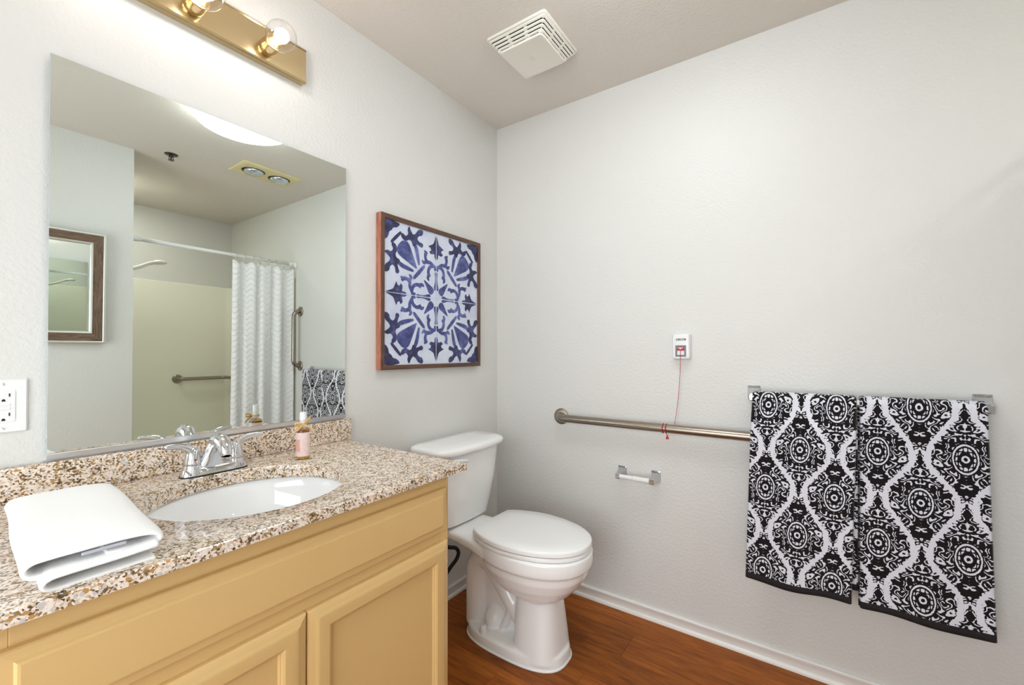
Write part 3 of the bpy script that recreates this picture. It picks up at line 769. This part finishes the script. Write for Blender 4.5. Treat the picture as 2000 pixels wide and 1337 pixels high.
grab('grab_bar', 'short vertical steel grab bar beside the shower curtain', (0, -2.066, 1.510), (0, -2.066, 1.057), (-1, 0, 0), .058, .0165)

# toilet paper holder
tp = thing('paper_holder', 'empty chrome toilet paper holder with a white roller', 'paper holder', (0, -.803, .635))
def post(par, y, z, out_, w0, h0, w1, h1, drop, mat='chrome_dull'):
    bm = BM(); R = []
    for t in np.linspace(0, 1, 9):
        e = t**.55; w_ = w0+(w1-w0)*e; h_ = h0+(h1-h0)*e; d_ = .004+(out_-.004)*t
        R.append([onB(u, v, d_) for u, v in rrect(w_, h_, .003, 2, y, z-drop*e)])
    R = [[onB(u, v, .0005) for u, v in rrect(w0, h0, .003, 2, y, z)]]+R
    R.append([onB(u, v, out_+.016) for u, v in rrect(w1, h1, .003, 2, y, z-drop)])
    R.append([onB(u, v, out_+.018) for u, v in rrect(w1*.8, h1*.8, .003, 2, y, z-drop)])
    loft(bm, R); return mk('post', bm, mat, par, angle=30)
post(tp, -.727, .640, .052, .040, .046, .020, .024, .010)
post(tp, -.880, .640, .052, .040, .046, .020, .024, .010)
bm = BM(); lathe(bm, [(.0095, -.737+.737), (.0095, .060), (.0115, .062), (.0115, .133)], (-.062, -.7365, .630), (0, -1, 0)); mk('roller', bm, 'plastic_white', tp, angle=40)

# emergency pull-cord station
CY, CZ = -.9935, 1.2115
pc = thing('pull_cord_station', 'white emergency call box with red switch and pull cord on the wall', 'call box', (0, CY, CZ))
def arch(w_, h_, r, dy=0):
    out_ = rrect(w_, h_, r, 4, CY, CZ)
    return [(u, v+(.004*(1-((u-CY)/(w_/2))**2) if v > CZ+.03 else 0)) for u, v in out_]
bm = BM(); loft(bm, [[onB(u, v, d_) for u, v in arch(w_, h_, r)] for w_, h_, r, d_ in ((.074, .108, .008, .0005), (.074, .108, .008, .010), (.070, .105, .009, .026), (.066, .101, .009, .030), (.058, .093, .009, .0315))])
mk('housing', bm, 'plastic_white', pc, angle=50)
bm = BM()
for i in range(4): rail(bm, i, CY-.0215, CY+.0215, CZ-.042, CZ+.006, [(0, .031), (0, .0335), (.0065, .0335), (.0075, .0318)], onB)
mk('bezel', bm, 'grey', pc)
mk('recess', box(BM(), -.0325, -.0316, CY-.014, CY+.014, CZ-.0345, CZ-.012), 'plastic_white', pc)
bm = BM(); box(bm, -.037, -.0315, CY-.0140, CY+.0140, CZ-.0165, CZ-.0005, .001, 1); sw_ = mk('red_switch', bm, 'red', pc)
bm = BM(); prism(bm, [(CY-.0115, CZ-.004), (CY+.0115, CZ-.004), (CY+.0115, CZ-.0055), (CY+.008, CZ-.0055), (CY, CZ-.0105), (CY-.008, CZ-.0055), (CY-.0115, CZ-.0055)][::-1], onB, .0371, .0374); mk('arrow_mark', bm, 'plastic_white', sw_)
mk('notch', box(BM(), -.0335, -.0315, CY-.016, CY+.016, CZ-.0500, CZ-.0465, .0006, 1), 'plastic_white', pc)
R3 = Matrix(((0, 0, -1), (-1, 0, 0), (0, 1, 0))).to_4x4()   # text x -> -y, text y -> z, normal -> -x
text_mesh('lettering', 'CISCOR', .0118, 'ink', Matrix.Translation((-.0318, CY, CZ+.030)) @ R3, pc, .0002, .25)
cord_pts = [(-.037, CY, CZ-.014), (-.0365, CY+.0005, CZ-.045), (-.034, CY+.001, CZ-.08), (-.030, CY+.005, CZ-.14), (-.028, CY+.012, CZ-.22), (-.030, CY+.022, CZ-.30), (-.033, CY+.028, CZ-.335), (-.0378, CY+.040, CZ-.352), (-.045, CY+.060, CZ-.362)]
bm = BM(); tube(bm, spline(cord_pts, 6), .0011, 6); mk('pull_cord', bm, 'redcord', pc, True)
def coil(y, slope):
    bm = BM(); pts = []
    for k in range(25):
        a = 2*PI*k/24; pts.append((-.058-.0200*math.cos(a), y+slope*math.sin(a/2), .864+.0200*math.sin(a)))
    tube(bm, pts, .0016, 6, cap=False); return mk('cord_loop', bm, 'redcord', pc, True)
coil(-.9275, .0); coil(-.941, .002)
bm = BM(); tube(bm, spline([(-.0785, -.941, .858), (-.079, -.944, .848), (-.080, -.950, .840)], 4), .0014, 6); mk('cord_tail', bm, 'redcord', pc, True)
bm = BM(); lathe(bm, [(.0022, .0), (.0035, -.006), (.0068, -.016), (.0065, -.0175), (.001, -.017)], (-.080, -.950, .842), seg=14); mk('cord_bead', bm, 'red', pc, angle=50)

# towel bar with two damask towels
tb = thing('towel_bar', 'chrome towel bar on the wall carrying two patterned towels', 'towel bar', (0, -1.57, 1.03))
BRX, BRZ = -.068, 1.0185
post(tb, -1.262, 1.030, .058, .044, .056, .022, .026, .0115)
post(tb, -1.881, 1.030, .058, .044, .056, .022, .026, .0115)
mk('bar', box(BM(), BRX-.009, BRX+.009, -1.873, -1.270, BRZ-.009, BRZ+.009, .002, 2), 'fibreglass', tb)
def drape(label, yl, yr, ylb, yrb, zb_, zbk, mat, uo, vo_, seed, push=0.0):
    t_ = thing('bath_towel', label, 'towel', (BRX, (yl+yr)/2, zb_), 'damask towels on the towel bar')
    rnd = random.Random(seed); ph = [rnd.uniform(0, 6.28) for _ in range(6)]
    TH = .012                                     # folded thickness
    # profile in (x offset, z): front bottom -> top -> back bottom, centreline
    prof = []; top = BRZ+.0175; rr = .0185
    nz = 60
    for k in range(nz+1): prof.append((-rr, zb_+(BRZ-.004-zb_)*k/nz, 'f'))
    for k in range(1, 14): a = PI*k/14; prof.append((-rr*math.cos(a), BRZ-.004+(rr+.003)*math.sin(a), 't'))
    for k in range(0, 31): prof.append((rr, BRZ-.004-(BRZ-.004-zbk)*k/30, 'b'))
    L = [0]
    for p, q in zip(prof, prof[1:]): L.append(L[-1]+math.hypot(q[0]-p[0], q[1]-p[1]))
    ny = 36
    bm = BM(); uvl = bm.loops.layers.uv.new('UVMap')
    def pt(i, j, off):
        xo, z, kd = prof[i]; t = j/ny; fz = max(0, min(1, (BRZ-z)/(BRZ-zb_)))
        ya = yl+(ylb-yl)*fz; yb = yr+(yrb-yr)*fz; y = ya+(yb-ya)*t
        if kd == 'b': y = yl+.004+(yr-.006-yl)*t
        wav = (.004*math.sin(5.5*t+ph[0])+.003*math.sin(11*t+ph[1]+2*fz))*fz
        lift = -.012*fz*fz if kd == 'f' else (.006*fz if kd == 'b' else 0)
        sm = min(1, fz/.16); sm = sm*sm*(3-2*sm); lift -= push*sm*(.65 if kd == 'f' else 1)
        sgn = -1 if kd == 'f' else (1 if kd == 'b' else 0)
        x = BRX+xo + (wav+lift if kd != 'b' else lift+wav*.3)
        if kd == 't': a = math.atan2(z-(BRZ-.004), xo); x += off*math.cos(a); z += off*math.sin(a)
        else: x += off*sgn
        zz = z + (.004*math.sin(7*t+ph[2])+.003*math.sin(3*t+ph[3]))*(fz**8 if kd == 'f' else 0)
        e = min(t, 1-t)*abs(yr-yl)
        return Vector((min(x, -.004), y, zz))
    def sheet(i0, i1, off, rev):
        V = [[bm.verts.new(pt(i, j, off)) for j in range(ny+1)] for i in range(i0, i1+1)]
        return V
    n_ = len(prof)-1
    hem_i = next(i for i, l in enumerate(L) if l > .014)
    O = sheet(0, n_, TH/2, False); I = sheet(0, n_, -TH/2, True)
    Mid = [[bm.verts.new((pt(i, jj, TH/2)+pt(i, jj, -TH/2))/2 + Vector((0, (.005 if (jj == 0) == (yl > yr) else -.005), 0))) for i in range(n_+1)] for jj in (0, ny)]
    def q4(a, b, c, d, ii, jj, hem):
        f = bm.faces.new((a, b, c, d)); f.smooth = True; f.material_index = 1 if hem else 0
        for lp, (i, j) in zip(f.loops, ii): lp[uvl].uv = (uo+abs(yr-yl)*j/ny, vo_-(L[nz]-L[i]))
    for i in range(n_):
        for j in range(ny):
            ii = ((i, j), (i, j+1), (i+1, j+1), (i+1, j)); hm = i < hem_i or i >= n_-1
            q4(O[i][j], O[i][j+1], O[i+1][j+1], O[i+1][j], ii, None, hm)
            q4(I[i][j], I[i+1][j], I[i+1][j+1], I[i][j+1], ((i, j), (i+1, j), (i+1, j+1), (i, j+1)), None, hm)
        for e, jj in ((0, 0), (1, ny)):
            ii = ((i, jj), (i+1, jj), (i+1, jj), (i, jj)); hm = i < hem_i or i >= n_-1
            q4(O[i][jj], O[i+1][jj], Mid[e][i+1], Mid[e][i], ii, None, hm)
            q4(I[i][jj], Mid[e][i], Mid[e][i+1], I[i+1][jj], ((i, jj), (i, jj), (i+1, jj), (i+1, jj)), None, hm)
    for i in (0, n_):
        for j in range(ny): q4(O[i][j], I[i][j], I[i][j+1], O[i][j+1], ((i, j),)*4, None, True)
    # split hem into its own part
    cloth = bm.copy()
    bmesh.ops.delete(cloth, geom=[f for f in cloth.faces if f.material_index == 1], context='FACES')
    bmesh.ops.delete(bm, geom=[f for f in bm.faces if f.material_index == 0], context='FACES')
    for f in bm.faces: f.material_index = 0
    mk('cloth', cloth, mat, t_, True); mk('hem', bm, 'hem', t_, True)
    return t_
drape('patterned black and white towel hanging nearer the toilet', -1.268, -1.5655, -1.247, -1.546, .357, .392, 'damask_up', .051, -.130, 3, .042)
drape('patterned black and white towel hanging farther from the toilet', -1.583, -1.869, -1.579, -1.880, .345, .325, 'damask_down', .060, .0, 11)

# ================================================================ CEILING
ve = thing('exhaust_vent', 'cream exhaust fan vent cover on the ceiling', 'vent', (-.455, -.522, H))
VXc, VYc, VW = -.455, -.522, .272
bm = BM(); loft(bm, [[Vector((a, b, z)) for a, b in rrect(s_, s_, .012, 4, VXc, VYc)] for s_, z in ((VW, H-.0005), (VW, H-.006), (VW-.004, H-.009))]); mk('flange', bm, 'vent', ve, angle=50)
bm = BM(); box(bm, VXc-.085, VXc+.085, VYc-.085, VYc+.085, H-.040, H-.008); mk('dark_core', bm, 'dark', ve)
zt_ = H-.0125; sz_ = VW-.012
for k in range(4):
    bm = BM()
    R0 = rrect(sz_, sz_, .012, 4, VXc, VYc); R1 = rrect(sz_-.006, sz_-.006, .010, 4, VXc, VYc); Rin = rrect(.172, .172, .006, 4, VXc, VYc)
    loft(bm, [[Vector((*p_, z)) for p_ in r_] for r_, z in ((Rin, zt_), (R0, zt_), (R0, zt_-.003), (R1, zt_-.0055), (Rin, zt_-.0055), (Rin, zt_))], cap=False)
    mk('louver', bm, 'vent', ve, angle=50)
    hs_ = sz_/2-.0068
    for ax_ in (0, 1):
        for sg in (-1, 1):
            for seg in (-1, 0, 1):
                c0 = seg*(sz_/3-.004); hl_ = (sz_-.045)/6-.002; e0, e1 = hs_-.0060, hs_-.0002
                u = (VXc+sg*e0, VXc+sg*e1, VYc+c0-hl_, VYc+c0+hl_) if ax_ == 0 else (VXc+c0-hl_, VXc+c0+hl_, VYc+sg*e0, VYc+sg*e1)
                mk('slot', box(BM(), min(u[:2]), max(u[:2]), min(u[2:]), max(u[2:]), zt_-.0058, zt_-.004), 'dark', ve)
    zt_ -= .0090; sz_ -= .0165
bm = BM(); loft(bm, [[Vector((a, b, z)) for a, b in rrect(s_, s_, .012, 4, VXc, VYc)] for s_, z in ((sz_+.004, zt_+.0005), (sz_+.004, zt_-.003), (sz_, zt_-.0065), (sz_-.02, zt_-.0075), (sz_-.026, zt_-.0068))]); fp_ = mk('front_panel', bm, 'vent', ve, angle=40)
for dy_, dz_ in ((-.006, 0), (.006, 0), (0, 0)):
    mk('embossed_mark', box(BM(), VXc-.014+.001*dy_, VXc+.012, VYc+dy_-.0015, VYc+dy_+.0015, zt_-.0078, zt_-.0066), 'vent', fp_)
for sx_ in (-1, 1):
    for sy_ in (-1, 1):
        mk('spacer', box(BM(), VXc+sx_*.095-.006, VXc+sx_*.095+.006, VYc+sy_*.095-.006, VYc+sy_*.095+.006, H-.050, H-.008), 'vent', ve)
for t_ in (-.045, .045):
    for sx_ in (-1, 1):
        mk('spacer', box(BM(), VXc+sx_*.094-.008, VXc+sx_*.094+.008, VYc+t_-.002, VYc+t_+.002, H-.048, H-.008), 'vent', ve)
        mk('spacer', box(BM(), VXc+t_-.002, VXc+t_+.002, VYc+sx_*.094-.008, VYc+sx_*.094+.008, H-.048, H-.008), 'vent', ve)

DXc, DYc, DR = -.878, -1.045, .235
dm = thing('ceiling_light', 'round white glowing dome light on the ceiling', 'ceiling light', (DXc, DYc, H))
bm = BM(); lathe(bm, [(DR-.005, 0), (DR-.005, .018), (DR-.02, .022)], (DXc, DYc, H-.0005), (0, 0, -1), 64); mk('base_ring', bm, 'plastic_white', dm, angle=40)
bm = BM(); lathe(bm, [(DR, .010), (DR, .030), (DR-.006, .045), (DR*.9, .062), (DR*.7, .082), (DR*.4, .094), (.001, .098)], (DXc, DYc, H), (0, 0, -1), 64); mk('diffuser', bm, 'dome', dm, True)

sk = thing('sprinkler_head', 'small dark sprinkler head on the ceiling', 'sprinkler', (-.929, -1.94, H))
bm = BM(); lathe(bm, [(.036, .0005), (.036, .002), (.030, .006), (.018, .008), (.012, .008)], (-.929, -1.94, H), (0, 0, -1)); mk('escutcheon', bm, 'sprinkler', sk, angle=40)
bm = BM(); lathe(bm, [(.010, .006), (.009, .018), (.004, .019), (.004, .036), (.001, .036)], (-.929, -1.94, H), (0, 0, -1), 16)
for s in (-1, 1): tube(bm, [(-.929+s*.010, -1.94, H-.014), (-.929+s*.012, -1.94, H-.028), (-.929, -1.94, H-.038)], .0022, 8)
mk('frame_arms', bm, 'sprinkler', sk)
bm = BM(); lathe(bm, [(.001, .037), (.016, .037), (.0165, .0385), (.001, .039)], (-.929, -1.94, H), (0, 0, -1), 24); mk('deflector', bm, 'sprinkler', sk)

hl = thing('heat_lamp', 'cream two-lamp ceiling heat lamp fixture, unlit', 'heat lamp', (-.432, -1.752, H))
hx0, hx1, hy0, hy1 = -.628, -.236, -1.872, -1.630
onC = lambda u, v, d: Vector((u, v, H-d))
bm = BM(); lp = [(0, .0005), (0, .006), (.004, .010), (.022, .014), (.022, .0005)]
for i in range(4): rail(bm, i, hx0, hx1, hy0, hy1, lp, onC)
mk('trim_frame', bm, 'lamptrim', hl)
# plate with two round holes
bm = BM(); cxs = ((hx0+hx1)/2-.0875, (hx0+hx1)/2+.0875); hyc = (hy0+hy1)/2
for cx_, u0, u1 in ((cxs[0], hx0+.021, (hx0+hx1)/2), (cxs[1], (hx0+hx1)/2, hx1-.021)):
    v0, v1 = hy0+.021, hy1-.021
    an = sorted([2*PI*k/40 for k in range(40)]+[math.atan2(b-hyc, a-cx_) % (2*PI) for a in (u0, u1) for b in (v0, v1)])
    def hitr(a):
        c, s_ = math.cos(a), math.sin(a); t = 1e9
        if c > 1e-9: t = min(t, (u1-cx_)/c)
        if c < -1e-9: t = min(t, (u0-cx_)/c)
        if s_ > 1e-9: t = min(t, (v1-hyc)/s_)
        if s_ < -1e-9: t = min(t, (v0-hyc)/s_)
        return cx_+c*t, hyc+s_*t
    loft(bm, [[Vector((*hitr(a), H-.0125)) for a in an], [Vector((cx_+.072*math.cos(a), hyc+.072*math.sin(a), H-.0125)) for a in an], [Vector((cx_+.072*math.cos(a), hyc+.072*math.sin(a), H-.001)) for a in an]], cap=False)
mk('trim_plate', bm, 'lamptrim', hl, angle=30)
for cx_ in cxs:
    bm = BM(); lathe(bm, [(.071, .0008), (.001, .0012)], (cx_, hyc, H), (0, 0, -1)); mk('dark_well', bm, 'dark', hl)
    bm = BM(); lathe(bm, [(.056, .001), (.060, .010), (.060, .020), (.054, .027), (.038, .033), (.018, .036), (.001, .037)], (cx_+.004, hyc, H), (0, 0, -1)); mk('lamp', bm, 'lamp_lens', hl, True)

# ================================================================ SHOWER SIDE (seen in the mirror)
fm = thing('framed_mirror', 'small mirror in a brown wood frame hung on the opposite wall, seen in reflection', 'mirror', (-1.46, YF, 1.22))
onF = lambda u, v, d: Vector((u, YF+d, v))
f0, f1, g0, g1 = -1.70, -1.217, 1.225, 1.868
for nm, prof_, mats in (('silver_lip', [(0, .001), (0, .020), (.003, .022), (.010, .022), (.013, .020), (.013, .001)], ('silver', 'silver')),
                       ('frame_board', [(.013, .001), (.013, .019), (.057, .014), (.057, .001)], ('barn_h', 'barn_v')),
                       ('inner_lip', [(.057, .001), (.057, .0165), (.060, .018), (.066, .016), (.070, .010), (.070, .001)], ('silver', 'silver'))):
    for i in range(4):
        bm = BM(); rail(bm, i, f0, f1, g0, g1, prof_, onF); mk(nm, bm, mats[0 if i in (0, 2) else 1], fm)
bm = BM(); a0, a1, b0, b1 = f0+.070, f1-.070, g0+.070, g1-.070
loft(bm, [[onF(u, v, d_) for u, v in ((a0+e, b0+e), (a1-e, b0+e), (a1-e, b1-e), (a0+e, b1-e))] for e, d_ in ((0, .002), (0, .0060), (.019, .0062))]); mk('bevelled_glass', bm, 'mirror2', fm)

fm.rotation_euler = (-.0245, 0, .02); fm.location.y += .007
su = thing('shower_surround', 'cream moulded shower surround with a top ledge', 'shower', (-.54, -2.8, 0))
LZ = 1.800
bm = BM(); box(bm, XS+.001, -.001, YS+.001, YS+.018, .05, LZ, .006, 2); mk('back_panel', bm, 'fibreglass', su)
bm = BM(); box(bm, -.018, -.001, YS+.018, -2.155, .05, LZ, .006, 2); mk('side_panel', bm, 'fibreglass', su)
bm = BM(); box(bm, XS+.001, XS+.018, YS+.018, -2.18, .05, LZ, .006, 2); mk('side_panel', bm, 'fibreglass', su)
for u in (-.018, XS+.018):
    s_ = -1 if u > -.5 else 1; bm = BM(); R = []
    for z in (.05, LZ-.004):
        R.append([Vector((u, YS+.018, z)), Vector((u, YS+.018+.05, z))]+[Vector((u+s_*(.05-.05*math.cos(a)), YS+.018+.05-.05*math.sin(a), z)) for a in np.linspace(0, PI/2, 8)[1:]])
    loft(bm, R); mk('corner_cove', bm, 'fibreglass', su, angle=40)
bm = BM(); box(bm, XS+.001, -.001, YS+.001, -2.16, .001, .055, .01, 2); mk('shower_pan', bm, 'fibreglass', su)
gs = thing('grab_bar', 'steel grab bar running round the corner low on the cream shower wall', 'grab bar', (-.45, YS+.018, .915))
gz, gy, gx = .915, YS+.018, -.018
path = [(-.450, gy+.004, gz), (-.450, gy+.012, gz)]+[(-.450+.045-.045*math.cos(a), gy+.012+.045*math.sin(a), gz) for a in np.linspace(0, PI/2, 8)[1:]]
path += [(gx-.057-.06+.06*math.sin(a), gy+.057+.06-.06*math.cos(a), gz) for a in np.linspace(0, PI/2, 8)]
path += [(gx-.012-.045*math.cos(a), -2.62+.045*math.sin(a)-.045, gz) for a in np.linspace(0, PI/2, 8)]+[(gx-.004, -2.62, gz)]
bm = BM(); tube(bm, path, .0165, 20); mk('rail', bm, 'steel', gs, True)
for p_, nrm in (((-.450, gy, gz), (0, 1, 0)), ((gx, -2.62, gz), (-1, 0, 0))):
    bm = BM(); lathe(bm, [(.040, .0005), (.0405, .003), (.038, .008), (.030, .0105), (.0175, .0115)], p_, nrm); mk('flange', bm, 'steel', gs, angle=50)

RY, RZ = -2.150, 1.905
rd = thing('curtain_rod', 'white curtain rod across the shower opening', 'curtain rod', (-.54, RY, RZ))
bm = BM(); cyl(bm, (XS+.02, RY, RZ), (-.02, RY, RZ), .0125, seg=20); mk('rod', bm, 'plastic_white', rd, True)
for a, b in ((XS, 1), (-.0005, -1)):
    bm = BM(); lathe(bm, [(.026, .0005), (.026, .006), (.017, .014), (.0165, .055), (.013, .060)], (a, RY, RZ), (b, 0, 0), 24); mk('end_cap', bm, 'plastic_white', rd, angle=40)
cu_ = thing('shower_curtain', 'white textured shower curtain hanging bunched beside the right wall', 'curtain', (-.24, RY, .2))
bm = BM(); uvl = bm.loops.layers.uv.new('UVMap'); nx, nz = 150, 60; G = []
cx0, cx1, cz0, cz1 = -.480, -.028, .16, 1.868
for j in range(nz+1):
    t = j/nz; z = cz1+(cz0-cz1)*t; row = []
    for i in range(nx+1):
        s = i/nx; wd_ = 1+.03*t; x = cx1+(cx0-cx1)*s*wd_
        f_ = .75*math.sin(2*PI*4.4*s+.6+.5*math.sin(2.2*t+s*4))+.3*math.sin(2*PI*7.3*s+2+t); f2 = math.sin(2*PI*1.6*s+1.0)
        amp = .020*(1-.25*t)+.004
        x += .009*math.cos(2*PI*4.4*s+.6)*(1-.4*t) if 0 < i < nx else 0
        zz = z - (.010*(1-math.cos(2*PI*7*s))*max(0, 1-t*14))
        row.append(bm.verts.new((min(x, -.020 if z > 0 else x), RY+.004+amp*f_*.9+.008*f2*t+.012*t, zz)))
    G.append(row)
for j in range(nz):
    for i in range(nx):
        f = bm.faces.new((G[j][i], G[j][i+1], G[j+1][i+1], G[j+1][i])); f.smooth = True
        for lp_, (jj, ii) in zip(f.loops, ((j, i), (j, i+1), (j+1, i+1), (j+1, i))): lp_[uvl].uv = (ii/nx*.85, jj/nz*1.7)
q = mk('cloth', bm, 'curtain', cu_, True); modi(q, 'SOLIDIFY', thickness=.0012)
for k in range(8):
    s = k/7; x = cx1-.012+(cx0-cx1+.03)*s
    bm = BM(); pts = [(x+.004*math.sin(a*2), RY+.017*math.sin(a), RZ-.007+.0215*math.cos(a)-.010*(1-math.cos(a))/2) for a in np.linspace(0, 2*PI, 20)]
    tube(bm, pts, .0016, 6, cap=False); mk('curtain_ring', bm, 'chrome', cu_, True)

shd = thing('hand_shower', 'white handheld shower on its arm above the cream surround', 'shower', (XS, -2.6, 1.75))
bm = BM(); tube(bm, spline([(XS+.002, -2.6, 1.735), (-1.02, -2.6, 1.75), (-.95, -2.6, 1.775), (-.90, -2.6, 1.80), (-.865, -2.6, 1.822), (-.84, -2.6, 1.832)], 6), [.012, .012, .0135, .0135, .012, .014], 16); mk('arm', bm, 'vent', shd, True)
bm = BM(); lathe(bm, [(.012, .022), (.03, .018), (.045, .008), (.047, 0), (.044, -.006), (.036, -.008), (.001, -.008)], (-.80, -2.6, 1.838), (-.12, 0, 1)); mk('spray_face', bm, 'vent', shd, angle=50)
bm = BM(); lathe(bm, [(.028, .0185), (.028, .024), (.014, .03)], (XS, -2.6, 1.735), (1, 0, 0)); mk('wall_flange', bm, 'chrome', shd)

rl = thing('shower_fill_light', 'round fill light added in the shower ceiling, out of view', 'ceiling light', (-1.0, -2.80, H))  # lamp added to brighten the shower, hidden from the camera
bm = BM(); lathe(bm, [(.082, .0005), (.080, .004), (.070, .007), (.066, .004)], (-.985, -2.80, H), (0, 0, -1), 40, cap=False); mk('trim_ring', bm, 'plastic_white', rl, True)
bm = BM(); lathe(bm, [(.068, .001), (.066, .004), (.05, .0055), (.001, .006)], (-.985, -2.80, H), (0, 0, -1), 40); mk('lens', bm, 'fill_light_lens', rl, True)
